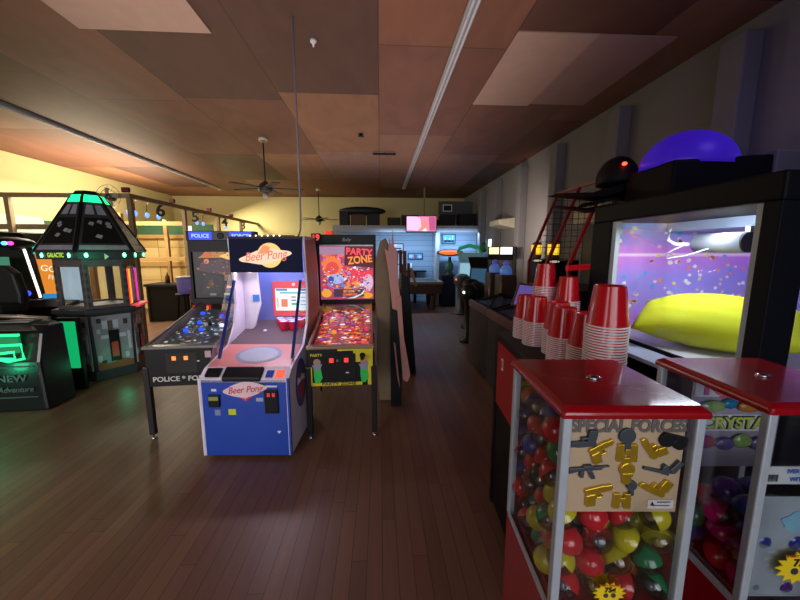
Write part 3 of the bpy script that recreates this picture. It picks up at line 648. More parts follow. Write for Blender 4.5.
light('beer_ball_lamp', 'AREA', (-1.47+.36, 2.7+.80, 1.80), 7, (.62, .68, 1.0), .45, .3, (0, 0, 0))
light('beer_ball_lamp', 'AREA', (-1.47+.30, 2.7+.66, 1.50), 5, (1.0, .80, .92), .5, .05, (R(-28), 0, 0))

# ================================================================== PINBALLS
def specks(cols, n, x0, x1, y0, y1, f, smin, smax, em):
    g = G()
    for i in range(n):
        u = random.uniform(x0, x1); v = random.uniform(y0, y1); s = random.uniform(smin, smax); k_ = random.choice((3, 4, 5, 6)); a0 = random.uniform(0, 6); r_ = random.uniform(.4, 1)
        m = lit(random.choice(cols), em)
        g.poly([f(u+s*math.cos(a0+2*PI*q/k_), v+s*r_*math.sin(a0+2*PI*q/k_), i*.00002) for q in range(k_)], m)
    return g
def pinball(label, loc, rz, art, W=.57, bbw=.69, D=1.25, ztop=1.89, zb=1.11, lean=0):
    t = thing('pinball_machine', label, 'pinball machine', loc, rz)
    h = W/2
    side = [(0, .50), (0, .845), (D-.1, 1.07), (D+.02, 1.07), (D+.02, .56), (.5, .50)]
    G().extr([(.02, .52), (.02, .76), (D, .95), (D, .56), (.5, .50), (.02, .50)], 'x', -h+.012, h-.012, BLACK).build('cabinet', t)
    for s_ in (-1, 1):
        G().extr(side, 'x', s_*h-.012*(s_ > 0), s_*h+.012*(s_ < 0), art['side']).build('side_panel', t, bev=.002)
        G().bar((s_*(h-.005), .0, .862), (s_*(h-.005), D-.12, 1.085), .022, .016, art['rail']).build('side_rail', t, bev=.003)
    fp = G().box(-h, h, -.006, .012, .50, .845, art['front']).build('front_panel', t, bev=.003)
    G().box(-h-.012, h+.012, -.03, .05, .845, .872, art['rail']).build('lockdown_bar', t, bev=.006, label='metal lockdown bar')
    for s_ in (-1, 1):
        for y in (.01, D-.02):
            p0 = (s_*(h+.005), y, .68); p1 = (s_*(h+.008), y+(.01 if y < .5 else .03), .04)
            lg = G().bar(p0, p1, .05, .05, art['leg']).build('leg', t, bev=.006)
            G().lathe([(.026, 0), (.026, .012), (.008, .02), (.008, .05)], (p1[0], p1[1], 0), CHROME, 14).build('leveller', lg)
        G().lathe([(.014, 0), (.014, .012)], (0, 0, 0), art['btn'], 12).xf(Matrix.Translation((s_*h, .12, .78)) @ Matrix.Rotation(R(90)*s_, 4, 'Y')).build('flipper_button', t)
    # playfield
    a = math.atan2(.20, D-.15)
    def F(u, v, dz=0): return (u, v*math.cos(a)+.03, .800+v*math.sin(a)+dz)
    pf = G().poly([F(-h+.02, 0), F(h-.02, 0), F(h-.02, D-.12), F(-h+.02, D-.12)], art['field']).build('playfield', t)
    g = specks(art['cols'], art['n'], -h+.035, h-.035, .03, D-.16, lambda u, v, e: F(u, v, .004+e), art.get('s0', .012), art.get('s1', .045), art['em']); g.build('playfield_art', pf, fix=False)
    for i in range(10):
        u = random.uniform(-h+.06, h-.06); v = random.uniform(.35, D-.25); p = F(u, v, 0)
        G().lathe([(.022, 0), (.022, .02), (.03, .025), (.012, .034)], p, random.choice(art['bumpers']), 14).build('bumper', pf)
    for s_ in (-1, 1):
        G().bar(F(s_*.09, .16, .012), F(s_*.022, .12, .012), .016, .018, art['flip']).build('flipper', pf, bev=.004)
        G().bar(F(s_*.20, .30, .012), F(s_*.10, .20, .012), .008, .02, CHROME).build('lane_guide', pf)
    G().poly([(-h+.01, .03, .868), (h-.01, .03, .868), (h-.01, D-.13, 1.092), (-h+.01, D-.13, 1.092)], PLAYGLASS).build('playfield_glass', t)
    # backbox
    bh = bbw/2; yb = D-.12
    bx = thing_part = G().box(-bh, bh, yb+.03, yb+.26, zb-.06, ztop, BLACK).build('backbox', t, bev=.006)
    for s_ in (-1, 1): G().box(s_*bh-(.03 if s_ > 0 else 0), s_*bh+(.03 if s_ < 0 else 0), yb-.01, yb+.03, zb-.06, ztop, BLACK).build('backbox_frame', bx, bev=.003)
    G().box(-bh+.03, bh-.03, yb-.01, yb+.03, ztop-.13, ztop, BLACK).build('backbox_frame', bx)
    G().box(-bh+.03, bh-.03, yb-.01, yb+.03, zb-.06, zb+.01, BLACK).build('backbox_frame', bx)
    return t, fp, bx, bh, yb, h
PZ = dict(side=mat('pz_side', '16101c', .4), rail=mat('rail_brass', 'b09a80', .3, .8), front=BLACK, leg=mat('leg_dark', '2a2628', .4, .4), btn=RED, field=mat('pz_field', '4a2018', .3, emit=.6, ecol='90303a'),
          cols=['e83820', 'f08020', 'f8c030', 'e05080', 'c83818', 'ffe8c0', 'd040a0', 'f06028', 'a02818', '8050c0', 'ff9040', 'f0f0ff'], n=380, em=1.2, s0=.006, s1=.034,
          bumpers=[lit('f04020', .8), lit('ffb030', .9), lit('e040a0', .8), WHITE], flip=mat('flip_white', 'f0e0d0', .4, emit=.2, ecol='ffe0c0'))
t, fp, bx, bh, yb, h = pinball('pinball machine with glowing red and orange backglass and yellow trimmed front', (-.355, 2.93, 0), R(2), PZ)
A = yb-.004
z0, z1, ah = 1.125, 1.76, bh-.032
bgm = G().box(-ah, ah, yb+.004, yb+.02, z0, z1, lit('b04868', .9)).build('backglass', t, label='lit cartoon style backglass')
g = specks(['e83040', 'f8c8d0', 'f06050', 'c878c0', '7080c8', 'ffe0c0', 'f09040', 'd02838', 'f0f0ff', 'b83880', 'ff7060', '9098d8'], 260, -ah+.04, ah-.04, z0+.04, z1-.04, lambda u, v, e: (u, yb+.0035-e*.2, v), .012, .05, 1.0)
g.build('backglass_art', bgm, fix=False)
g = G()
g.extr([(-ah, z1-.10), (-.02, z1-.10), (.0, z1-.01), (-ah, z1-.01)], 'y', yb-.002, yb+.001, lit('b08aa8', .9))
g.extr([(p[0], p[1]) for p in star(-.17, 1.52, .13, .8, 9)], 'y', yb-.003, yb+.001, lit('f07a40', 1.1))
g.extr([(-.03, 1.53), (.31, 1.50), (.312, 1.755), (-.02, 1.755)], 'y', yb-.0045, yb, lit('5c0c28', .8))
g.extr(circ(-.17, 1.50, .075, 20), 'y', yb-.004, yb, lit('e04a48', 1.1))
g.extr([(0.02, 1.30), (.30, 1.40), (.30, 1.50), (.22, 1.46), (.06, 1.50)], 'y', yb-.003, yb, lit('e83048', 1.1))
g.extr(circ(-.13, 1.37, .10, 18, .06), 'y', yb-.004, yb, lit('a8b8f0', 1)); g.extr(circ(-.19, 1.36, .035, 14, .045), 'y', yb-.005, yb, lit('3858c0', .9))
g.extr(circ(.25, 1.33, .06, 18, .10), 'y', yb-.003, yb, lit('e0b8d8', 1)); g.extr(circ(-.245, 1.20, .06, 14, .05), 'y', yb-.004, yb, lit('f0a830', 1)); g.extr(circ(.235, 1.17, .07, 14, .035), 'y', yb-.004, yb, lit('f0a020', 1))
g.extr(circ(.11, 1.31, .05, 14, .035), 'y', yb-.004, yb, lit('f09028', 1)); g.extr([(-.16, 1.155), (.20, 1.155), (.20, 1.25), (-.16, 1.25)], 'y', yb-.0045, yb, lit('5a3848', .7))
g.extr([(.0, 1.135), (.09, 1.14), (.19, 1.19), (.21, 1.25), (.16, 1.19), (.07, 1.155)], 'y', yb-.0052, yb, lit('d0e8e0', 1))
g.build('backglass_figures', bgm)
specks(['702040', 'ffd8c0', 'f0f0ff', '4858b0', 'a02838', 'ffb060', '9050a0', '301828'], 170, -ah+.03, ah-.03, z0+.10, z1-.25, lambda u, v, e: (u, yb-.0052-e*.1, v), .004, .016, .9).build('backglass_print', bgm, fix=False)
text('lettering', 'PARTY', .11, lit('ff4450', 1.25), bgm, (.145, yb-.007, 1.685), bold=.003, fit=.31, rot=(R(90), R(4), 0), label='red jagged title lettering')
text('lettering', 'ZONE', .12, lit('ff8a30', 1.25), bgm, (.155, yb-.007, 1.595), bold=.003, fit=.29, rot=(R(90), R(-6), 0), label='orange title lettering')
text('lettering', 'EXT ZONE', .038, lit('ffa060', 1.2), bgm, (.02, yb-.007, 1.222), bold=.001, fit=.13)
text('lettering', 'CHAMPIONS', .038, lit('ff7040', 1.2), bgm, (.03, yb-.007, 1.182), bold=.001, fit=.17)
text('lettering', 'Bally', .055, mat('logo_grey', 'a8a0a8', .4), bx, (.0, yb-.0115, 1.83), shear=.3, label='small script maker logo')
G().box(-ah, ah, yb-.014, yb-.008, z1-.002, z1+.012, STEEL).build('glass_channel', bx)
YL = mat('pz_yellow', 'd8c818', .5); GR = mat('pz_green', '28b048', .5, emit=.12, ecol='28b048')
g = G().box(-h+.004, h-.10, -.009, -.006, .505, .535, YL).box(.11, h-.004, -.009, -.006, .72, .838, YL).box(h-.05, h-.004, -.009, -.006, .505, .72, YL).box(-h+.004, -h+.03, -.009, -.006, .505, .68, YL)
g.box(-.03, h, -.0088, -.006, .825, .843, YL); g.build('yellow_trim', fp, label='yellow printed border')
fgm = mat('figure_flesh', 'a88078', .5)
for cx in (-h+.075, h-.085):
    G().extr([(cx-.03, .67), (cx+.03, .67), (cx+.045, .58), (cx+.015, .53), (cx-.02, .53), (cx-.03, .6)], 'y', -.0105, -.006, GR).extr(circ(cx, .725, .032, 16), 'y', -.0105, -.006, fgm).extr([(cx-.02, .65), (cx+.025, .65), (cx+.045, .71), (cx-.045, .70)], 'y', -.0108, -.006, mat('figure_grey', '8890a0', .5)).build('printed_figure', fp, label='printed green suited figure')
text('lettering', 'PARTY ZONE', .035, DARK, fp, (-.02, -.0115, .521), bold=.0006, fit=.30)
text('lettering', 'PARTY', .035, YL, fp, (-h+.07, -.0115, .79), bold=.0006)
cdr = G().box(-.16, .13, -.012, -.006, .565, .80, mat('coin_door_black', '0b0b0d', .3)).build('coin_door', fp, bev=.004)
for x in (-.11, .02):
    G().box(x+.008, x+.045, -.019, -.012, .722, .760, glow('coin_lamp', 'f03028', 1.6)).build('coin_lamp', cdr, label='red lit coin slot')
G().lathe([(.012, 0), (.012, .006)], (0, 0, 0), CHROME, 12).xf(Matrix.Translation((-.03, -.012, .74)) @ Matrix.Rotation(R(90), 4, 'X')).build('lock', cdr)
G().box(.04, .07, -.014, -.012, .62, .63, WHITE).build('label_plate', cdr)
G().lathe([(.025, 0), (.025, .01), (.009, .012), (.009, .06), (.018, .065), (.018, .085)], (0, 0, 0), BLKM, 16).xf(Matrix.Translation((.19, -.008, .78)) @ Matrix.Rotation(R(90), 4, 'X')).build('plunger', fp)

PF = dict(side=mat('pf_side', 'b0a090', .45, noise=.3, scale=5), rail=mat('rail_steel', '7a7c78', .3, .8), front=BLACK, leg=mat('leg_dark', '2a2628', .4), btn=WHITE, field=mat('pf_field', '3a3e40', .3, emit=.25, ecol='485058'),
          cols=['606870', '90a0b0', 'f0f4ff', '2038a0', 'c08830', '404848', '80b8e0', '303038', '585050', 'e0e8f0', 'd0a040', '282c30'], n=420, em=.8, s0=.005, s1=.022,
          bumpers=[WHITE, lit('2850f0', 1.4), lit('e8f4ff', 1.6), lit('3060ff', 1.0), DARK], flip=WHITE)
t, fp, bx, bh, yb, h = pinball('black pinball machine with dark night scene backglass and blue topper lights', (-1.775, 3.02, 0), R(4), PF, W=.60, bbw=.76, D=1.25, ztop=1.82, zb=1.13)
z0, z1, ah = 1.15, 1.80, bh-.045
bgm = G().box(-ah, ah, yb+.0, yb+.02, z0, z1, lit('1e161c', .8)).build('backglass', t, label='dark lit backglass of a street at night')
g = G(); q = lambda pts, c, s, d=.002: g.extr(pts, 'y', yb-d, yb+.001, lit(c, s))
q([(-.28, 1.62), (-.05, 1.78), (.30, 1.78), (.30, 1.40), (.05, 1.62)], 'b88038', .9); q([(-.26, 1.56), (.02, 1.62), (.3, 1.40), (.30, 1.36), (-.28, 1.47)], '4c3646', .8, .003)
q([(-.05, 1.64), (.1, 1.70), (.26, 1.60), (.05, 1.60)], 'e8b860', 1.1, .0035); q(circ(.16, 1.62, .05, 16), 'f0d090', .8, .004); q(circ(-.17, 1.66, .05, 14, .035), 'e06830', .8, .0042)
q(circ(-.19, 1.58, .03, 14), 'f08060', .8, .0045); q([(-.0, 1.35), (.30, 1.35), (.30, 1.42), (.0, 1.42)], '8a6a40', .9, .004); q([(-.26, 1.2), (-.05, 1.2), (-.02, 1.38), (-.2, 1.46)], '26262e', .8, .003)
q(circ(-.06, 1.765, .09, 18, .022), 'e0f0f0', 1, .005)
g.build('backglass_scene', bgm)
specks(['6a4420', '2a2028', '8a6030', '704828', '202428', 'b07830'], 130, -ah+.04, ah-.04, z0+.08, z1-.04, lambda u, v, e: (u, yb-.0055-e*.2, v), .006, .022, .7).build('backglass_art', bgm, fix=False)
for x, w_, z in ((-.16, .12, 1.705), (.13, .22, 1.275)):
    text('lettering', '88888' if w_ < .15 else '888,888', .035, lit('ff9020', 1.8), bgm, (x, yb-.008, z), fit=w_, bold=.0012, label='orange score digits')
for x in (-.14, .02, .15): G().box(x-.035, x+.035, yb-.009, yb-.003, 1.175, 1.20, lit('c0c860' if x > 0 else '708068', .8)).build('lamp_window', bgm)
# topper
tp = G().box(-bh, bh, yb-.03, yb+.12, 1.82, 1.93, BLACK).build('topper', t, bev=.004)
for s_, tx in ((-1, 'POLICE'), (1, 'FORCE')):
    G().box(s_*.22-.125, s_*.22+.125, yb-.036, yb-.03, 1.828, 1.922, lit('1830e8', 1.5)).build('topper_light', tp, label='blue lit topper panel')
    text('lettering', tx, .06, lit('90b8ff', 1.6), tp, (s_*.22, yb-.038, 1.872), fit=.19, bold=.001)
G().box(-.09, .09, yb-.034, yb-.03, 1.828, 1.922, mat('siren_grey', '3c3c40', .5)).build('siren_plate', tp)
G().lathe([(.036, 0), (.036, .01), (.02, .004)], (0, 0, 0), BLACK, 18).xf(Matrix.Translation((0, yb-.034, 1.875)) @ Matrix.Rotation(R(90), 4, 'X')).build('siren_horn', tp)
text('lettering', 'POLICE ★ FORCE'.replace('★', '*'), .062, mat('white_ink', 'c8c8c8', .5), fp, (.0, -.0075, .565), bold=.001, fit=.50, label='white block lettering')
cdr = G().box(-.13, .13, -.010, -.006, .62, .80, mat('coin_door_black', '0b0b0d')).build('coin_door', fp)
for x in (-.06, .04): G().box(x-.016, x+.016, -.015, -.010, .74, .775, glow('coin_amber', 'f08030', 1.8)).build('coin_lamp', cdr, label='amber coin slot')
G().box(.20, .25, -.009, -.006, .755, .815, mat('sticker_pinkish', 'b8a0a8', .5)).build('sticker', fp); G().box(.11, .15, -.009, -.006, .72, .73, WHITE).build('sticker', fp)
g = G()
for i in range(9):
    y = .22+i*.05; g.poly([(h+.0015, y, .52), (h+.0015, y+.03, .52), (h+.0015, y+.10+.02*i, .70+.014*i), (h+.0015, y+.06, .66)], mat('flame_tan', 'a88848', .5))
g.build('side_art', t, label='tan ray pattern')

# ================================================================== GALACTIC BOOTH
gb = thing('arcade_booth', 'hexagonal arcade booth with pyramid roof and green lights on the left', 'arcade machine', (-3.87, 4.88, 0), R(50)); gb.scale = (.63, .63, 1)
def hexr(r, z): return [(r*math.cos(R(-120)+R(60)*i), r*math.sin(R(-120)+R(60)*i), z) for i in range(6)]
STONE = mat('booth_grey', '868a94', .55, noise=.35, scale=9); STONED = mat('booth_dark', '2c3034', .5, noise=.3, scale=10); PAN = mat('booth_panel', 'b4bccc', .5, noise=.15, scale=6)
G().rings([hexr(.70, .0), hexr(.70, .12), hexr(.68, .12), hexr(.72, .88), hexr(.80, .90), hexr(.80, .955), hexr(.71, .96)], STONED, False).build('base', gb, bev=.006)
ap = .70*math.cos(R(30))
for k_ in range(6):
    a = R(-90)+R(60)*k_
    M = Matrix.Rotation(a+R(90), 4, 'Z')
    # base panel decoration
    if k_ in (0, 1, 5):
        g = G().extr([(-.30, .14), (.30, .14), (.33, .86), (-.33, .86)], 'y', -ap-.022, -ap+.01, STONE)
        g.xf(M); pn = g.build('base_panel', gb, bev=.004)
        g = G()
        for (x, z, w_, h_, m_) in ((-.13, .74, .09, .11, PAN), (.05, .74, .09, .11, PAN), (-.04, .72, .08, .14, STEEL), (-.24, .66, .06, .06, PAN), (.2, .3, .06, .07, PAN), (-.26, .3, .07, .08, PAN), (-.05, .2, .5, .04, mat('booth_rust', '7a4a28', .7)), (.0, .58, .42, .05, PAN), (.22, .76, .07, .07, STONED), (-.22, .80, .07, .06, STONED), (-.2, .24, .08, .06, STONED), (.26, .5, .05, .25, PAN)):
            g.box(x-w_/2, x+w_/2, -ap-.030, -ap-.022, z-h_/2, z+h_/2, m_)
        g.extr([(-.29, .145), (.29, .145), (.29, .22), (.1, .26), (-.1, .21), (-.29, .25)], 'y', -ap-.033, -ap-.03, mat('booth_rust', '7a4a28', .7)); g.xf(M); g.build('panel_tiles', pn)
        cdx = G().box(-.085, .085, -ap-.045, -ap-.028, .24, .66, BLACK).xf(M).build('coin_door', pn, label='black coin door')
        G().box(-.055, .055, -ap-.050, -ap-.045, .30, .50, mat('door_red', '7a2c24', .5, emit=.12, ecol='c04030')).xf(M).build('coin_return', cdx)
    # window frame
    aw = .68*math.cos(R(30)); hw = .34
    g = G()
    FRM = mat('booth_frame', '4e4a4c', .5, noise=.45, scale=12)
    g.box(-hw, -hw+.085, -aw, -aw+.06, .955, 1.60, FRM).box(hw-.085, hw, -aw, -aw+.06, .955, 1.60, FRM).box(-hw+.085, hw-.085, -aw, -aw+.06, .955, 1.0, FRM).box(-hw+.085, hw-.085, -aw, -aw+.06, 1.50, 1.60, FRM)
    for i in range(6): g.box(-hw+.01, -hw+.055, -aw-.008, -aw, 1.0+i*.095, 1.05+i*.095, STONED).box(hw-.055, hw-.01, -aw-.008, -aw, 1.0+i*.095, 1.05+i*.095, STONED)
    wf = g.xf(M).build('window_frame', gb, bev=.006)
    G().box(-hw+.085, hw-.085, -aw+.02, -aw+.024, 1.0, 1.50, GLASS).xf(M).build('window_glass', wf)
    # sign band
    sb = G().extr([(-.43, 1.60), (.43, 1.60), (.45, 1.69), (-.45, 1.69)], 'y', -.775, -.745, STONED).xf(M).build('sign_band', gb, bev=.004)
    for x in (-.30, .30):
        G().ell((x, -.782, 1.648), (.028, .012, .028), glow('green_lamp', '50ffb0', 12), 12, 6).xf(M).build('green_lamp', sb, label='round green lamp')
    if k_ in (0, 5):
        txt = G(); o_ = text('lettering', 'GALACTIC' if k_ == 5 else '', .075, lit('a8d040', 1.2), sb, (0, 0, 0), bold=.002, fit=.36 if k_ == 5 else None) if k_ == 5 else None
        if o_:
            o_.rotation_euler = (R(90), 0, a+R(90)); v = M @ Vector((0, -.777, 1.648)); o_.location = v
        else:
            G().lathe([(.045, 0), (.045, .01)], (0, 0, 0), lit('a8d8b0', .7), 3).xf(M @ Matrix.Translation((0, -.776, 1.63)) @ Matrix.Rotation(R(90), 4, 'X')).build('badge', sb)
    # roof facet
    def RF(u, v, d=0):
        r0, r1, zz0, zz1 = .80, .235, 1.69, 2.40
        r_ = r0+(r1-r0)*v; wd = r_/math.cos(R(30))*.5
        return Vector((u*wd, -r_-d*.75, zz0+(zz1-zz0)*v+d*.6))
    g = G().poly([RF(-1, 0), RF(1, 0), RF(1, 1), RF(-1, 1)], STONED)
    rf = g.xf(M).build('roof_panel', gb)
    g = G().poly([RF(-.80, .14, .01), RF(.80, .14, .01), RF(.72, .60, .01), RF(-.72, .60, .01)], BLACK).poly([RF(-.88, .03, .008), RF(.88, .03, .008), RF(.87, .11, .008), RF(-.87, .11, .008)], STONE)
    g.poly([RF(-.7, .66, .01), RF(-.1, .66, .01), RF(-.1, .84, .01), RF(-.6, .84, .01)], STONE).poly([RF(.1, .66, .01), RF(.7, .66, .01), RF(.6, .84, .01), RF(.1, .84, .01)], STONE)
    for _ in range(5):
        u_, v_ = random.uniform(-.5, .5), random.uniform(.22, .52); g.poly([RF(u_-.14, v_, .012), RF(u_+.1, v_-.03, .012), RF(u_+.2, v_+.03, .012), RF(u_-.02, v_+.05, .012)], STONE)
    g.xf(M).build('roof_graphic', rf, fix=False)
    G().bar(M @ RF(1, 0), M @ RF(1, 1), .05, .035, BLKM).build('roof_rib', gb, bev=.004)
    gl_ = G().poly([RF(-.86, .885, .012), RF(.86, .885, .012), RF(.82, 1.02, .012), RF(-.82, 1.02, .012)], glow('green_cap', '18e080', 2.6)).xf(M).build('cap_light', gb, label='glowing green roof panel', fix=False)
G().rings([hexr(.27, 2.40), hexr(.20, 2.47), hexr(.18, 2.48)], BLKM, False).build('roof_cap', gb)
G().lathe([(.50, 0), (.50, .02)], (0, 0, .96), mat('booth_floor', '2a2830', .5), 6).build('play_deck', gb)
# pale screen behind left window, neon bars at right side
M5 = Matrix.Rotation(R(-60), 4, 'Z'); M1 = Matrix.Rotation(R(60), 4, 'Z')
sc_ = G().box(-.22, .24, -.55, -.54, 1.08, 1.58, lit('a4bccc', .95)).xf(M5).build('screen', gb, label='pale blue lit screen')
for x, c_ in ((-.30, 'ff3020'), (-.25, 'ffa020'), (-.20, 'ffc030'), (.20, 'e02060'), (.24, '4040f0'), (.27, 'ff2030')):
    G().box(x-.016, x+.016, -.612, -.598, .98, 1.46, lit(c_, 1.3)).xf(M1).build('neon_bar', gb, label='glowing coloured bar')
G().extr([(-.36, -.60), (.36, -.60), (.34, -.76), (-.34, -.76)], 'z', .935, .962, lit('e03848', .8)).xf(M1).build('lit_ledge', gb)
light('booth_green', 'POINT', (-3.4, 4.3, 1.62), 1.6, (.05, 1.0, .45), .05)
light('booth_green', 'POINT', (-3.35, 4.45, .25), .8, (.05, 1.0, .45), .06)
light('ride_green', 'POINT', (-4.0, 3.28, .40), 3.5, (.05, 1.0, .45), .06)
G().box(-.12, .12, -.02, 0, .10, .85, glow('green_panel', '10d078', .9)).build('x') if False else None
t = tag(G().box(-3.86, -3.68, 4.20, 4.22, .28, .86, glow('green_panel', '10c070', .8)).box(-3.90, -3.66, 4.22, 4.27, .0, .9, BLACK).build('light_panel', bev=.004), 'glowing green panel beside the base of the hexagonal booth', 'light panel')

# ================================================================== LEFT RIDE CABINETS
rd = thing('racing_cabinet', 'dark low ride cabinet with green neon lines at the bottom left', 'arcade machine', (-4.42, 3.58, 0), R(4))
BODY = mat('ride_body', '121318', .35, coat=.2)
G().extr([(.0, .0), (-.02, .55), (.06, .84), (.16, .91), (.34, .91), (.38, 0)], 'x', -1.2, .86, BODY).build('body', rd, bev=.03)
g = G().rings([[(-1.1, .06, .88), (.80, .08, .86), (.86, .36, .88), (-1.1, .36, .90)], [(-1.0, .1, .94), (.6, .12, .92), (.74, .34, .94), (-1.0, .34, .96)]], mat('ride_top', '3a3c34', .5), False)
g.build('deck', rd, bev=.015)
NE = glow('green_neon', '20f080', 2.6)
for pts in ([(-0.28, -0.033, 0.78), (0.56, -0.025, 0.78)], [(-0.28, -0.034999999999999996, 0.68), (0.57, -0.031, 0.7), (0.58, -0.033, 0.58), (0.44, -0.034999999999999996, 0.56), (0.12, -0.034999999999999996, 0.64)], [(0.22, -0.034999999999999996, 0.62), (0.5, -0.034999999999999996, 0.64), (0.5, -0.034999999999999996, 0.58), (0.26, -0.034999999999999996, 0.59)]):
    pts = [(x+.15, y, z*1.25-.13) for x, y, z in pts]
    G().tube(pts, .013, NE, 6).build('neon_line', rd, label='green neon line')
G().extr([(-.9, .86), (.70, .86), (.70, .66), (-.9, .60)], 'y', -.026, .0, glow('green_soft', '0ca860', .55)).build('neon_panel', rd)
text('lettering', 'NEW', .10, mat('grey_ink', '3e4248', .6), rd, (.58, -.028, .38), fit=.28, bold=.002)
text('lettering', 'Adventure', .08, mat('grey_ink', '585c62', .6), rd, (.60, -.028, .26), fit=.34, shear=.3, bold=.002)
G().box(.40, .80, -.028, -.012, .17, .18, mat('grey_ink', '585c62')).box(.40, .80, -.028, -.012, .50, .51, mat('grey_ink', '585c62')).build('pin_stripe', rd)
G().box(.35, .66, .16, .33, .94, .948, mat('deck_decal', '70747c', .5)).build('deck_decal', rd)
G().tube([(.10, .28, .98), (.30, .26, 1.0), (.75, .30, .96)], .02, mat('bar_grey', '9a8a78', .4, .5)).build('grab_bar', rd)
G().ell((.14, .28, .985), (.09, .05, .022), glow('orange_tip', 'f09050', 1.2), 12, 6).build('lit_grip', rd)
st = thing('bucket_chair', 'dark bucket seat silhouetted before the light strip cabinet at the left edge', 'seat', (-4.80, 4.38, 0), 0)
G().extr([(-.25, .98), (.25, .98), (.27, 1.15), (.22, 1.42), (.10, 1.52), (-.10, 1.52), (-.22, 1.42), (-.27, 1.15)], 'y', .12, .24, DARK).build('backrest', st, bev=.03)
G().box(-.25, .25, -.12, .24, .94, 1.06, DARK).build('seat_cushion', st, bev=.03); G().box(-.22, .22, -.08, .22, 0, .94, BLACK).build('pedestal', st)
rc = thing('arcade_cabinet', 'cabinet with white light strip and orange marquee behind the bottom left ride', 'arcade machine', (-4.62, 5.05, 0), R(12))
G().extr([(0, 0), (.0, .9), (.25, 1.05), (.30, 1.72), (.1, 1.95), (.9, 1.98), (.9, 0)], 'x', -.85, -.35, BLACK).build('body', rc, bev=.01)
G().bar((-.28, .0, 1.78), (-.17, .0, 1.05), .022, .02, lit('f8f0d8', 2.2)).build('light_strip', rc, label='slanted white light strip')
og = G().extr([(-.12, 1.10), (.08, 1.10), (.06, 1.68), (-.18, 1.68)], 'y', .02, .06, lit('f0902c', .9)).build('side_screen', rc, label='orange lit panel')
text('lettering', 'GO', .12, lit('ffe8c0', 1.2), og, (-.04, .015, 1.45), rot=(R(90), R(10), 0)); text('lettering', 'FI', .09, lit('ffe8c0', 1), og, (-.03, .015, 1.33), rot=(R(90), R(10), 0))
G().box(-.14, .08, .0, .05, 1.02, 1.10, lit('3090c8', .9)).build('blue_panel', rc)
G().box(-.18, -.10, .0, .05, 1.66, 1.80, lit('40d8b0', .9)).build('green_panel', rc)
G().ell((-.42, -.04, 1.80), (.30, .22, .09), BLACK, 18, 8).build('canopy', rc)
for x, c_ in ((-.46, '2020f0'), (-.38, '3050ff'), (-.30, '40a0ff'), (-.24, 'ff3080')): G().ell((x, -.26, 1.80), (.035, .02, .025), glow('lamp_'+c_, c_, 5), 10, 6).build('lamp', rc)
G().box(-.72, -.45, -.02, .0, 1.22, 1.62, lit('58b890', .45)).build('screen', rc)
for x, c_ in ((-.36, 'ff9040'), (-.28, '2838ff')): G().ell((x, -.06, 1.12), (.05, .02, .04), glow('lamp_'+c_, c_, 4), 10, 6).build('lamp', rc)
G().extr([(-.42, .93), (.12, .93), (.06, 1.04), (-.44, 1.02)], 'y', -.12, .02, mat('cowl_mauve', '4a3c40', .5)).build('cowl', rc)
G().box(-.45, .1, .02, .7, 0, .93, BLACK).build('plinth', rc)

# ================================================================== LANE FRAME (lumber) on the left
lf = thing('lane_fence', 'lumber frame with rails and posts enclosing the throwing lanes on the left', 'fence', (0, 0, 0))
FX, FY, FZ = -4.35, 6.35, 2.70
def beam(a, b, n='beam', w_=.075, d=.075, m=LUMD): return G().bar(a, b, w_, d, m).build(n, lf, bev=.004)
beam((XL+.02, FY, FZ-.05), (FX, FY, FZ-.05)); beam((FX, FY-.05, FZ-.05), (FX-.0, YB, FZ-.05))
beam((XL+.02, FY+.05, 2.12), (FX, FY+.05, 2.12), 'rail', .04, .09); 
for x in (-6.35, -5.3, FX): beam((x, FY, 0), (x, FY, FZ-.09), 'post')
for y in (8.0, 9.6, 11.1): beam((FX, y, 0), (FX, y, FZ-.09), 'post')
for y in (6.9, 7.75, 9.3): beam((FX-1.2, y, 0), (FX-1.2, y, 2.5), 'post', .09, .09, LUMBER)
for z in (2.38, 1.5): beam((XL+.02, 9.0, z), (FX-.6, 9.0, z), 'rail', .05, .10, LUMBER)
# plywood target wall
tag(G().box(-7.1, -2.4, 9.80, 9.85, .1, 2.12, PLY).box(-7.1, -2.4, 9.75, 9.85, 1.28, 1.40, LUMBER).box(-7.1, -2.4, 9.73, 9.85, 2.04, 2.14, LUMBER).build('target_wall'), 'pale plywood target wall at the end of the throwing lanes', 'target wall')
tag(G().box(-6.6, -4.6, 9.80, 9.84, 2.145, 2.42, mat('green_banner', '2c5434', .7)).build('banner'), 'long dark green banner above the plywood target wall', 'banner')
tag(G().box(-5.35, -5.15, 9.78, 9.80, 2.20, 2.38, WHITE).build('notice'), 'small white notice on the dark green banner', 'sign')
tag(G().box(-7.18, -6.95, 6.7, 7.6, 2.05, 2.38, mat('acrylic_grey', 'a8b0a8', .4)).build('fan_box', bev=.02), 'pale plastic box fixed to the left wall above the ride cabinets', 'box')
dk = thing('desk', 'dark counter desk in front of the plywood target wall', 'desk', (-4.95, 8.3, 0))
G().box(-.65, .5, 0, .6, .86, .92, DARK).build('top', dk, bev=.005)
for x in (-.62, .44): G().box(x, x+.05, .04, .56, 0, .86, DARK).build('leg', dk)
G().box(-.6, .45, .06, .09, .02, .86, BLACK).build('modesty_panel', dk)
bt = tag(G().lathe([(.05, 0), (.05, .16), (.02, .21), (.02, .27)], (-5.15, 8.5, .92), mat('bottle_brown', '4a2a18', .3), 14).build('bottle'), 'brown bottle standing on the dark desk by the lanes', 'bottle')
bx_ = thing('storage_bin', 'translucent lilac plastic bin on a black stool behind the dark pinball', 'bin', (-3.90, 7.0, .86))
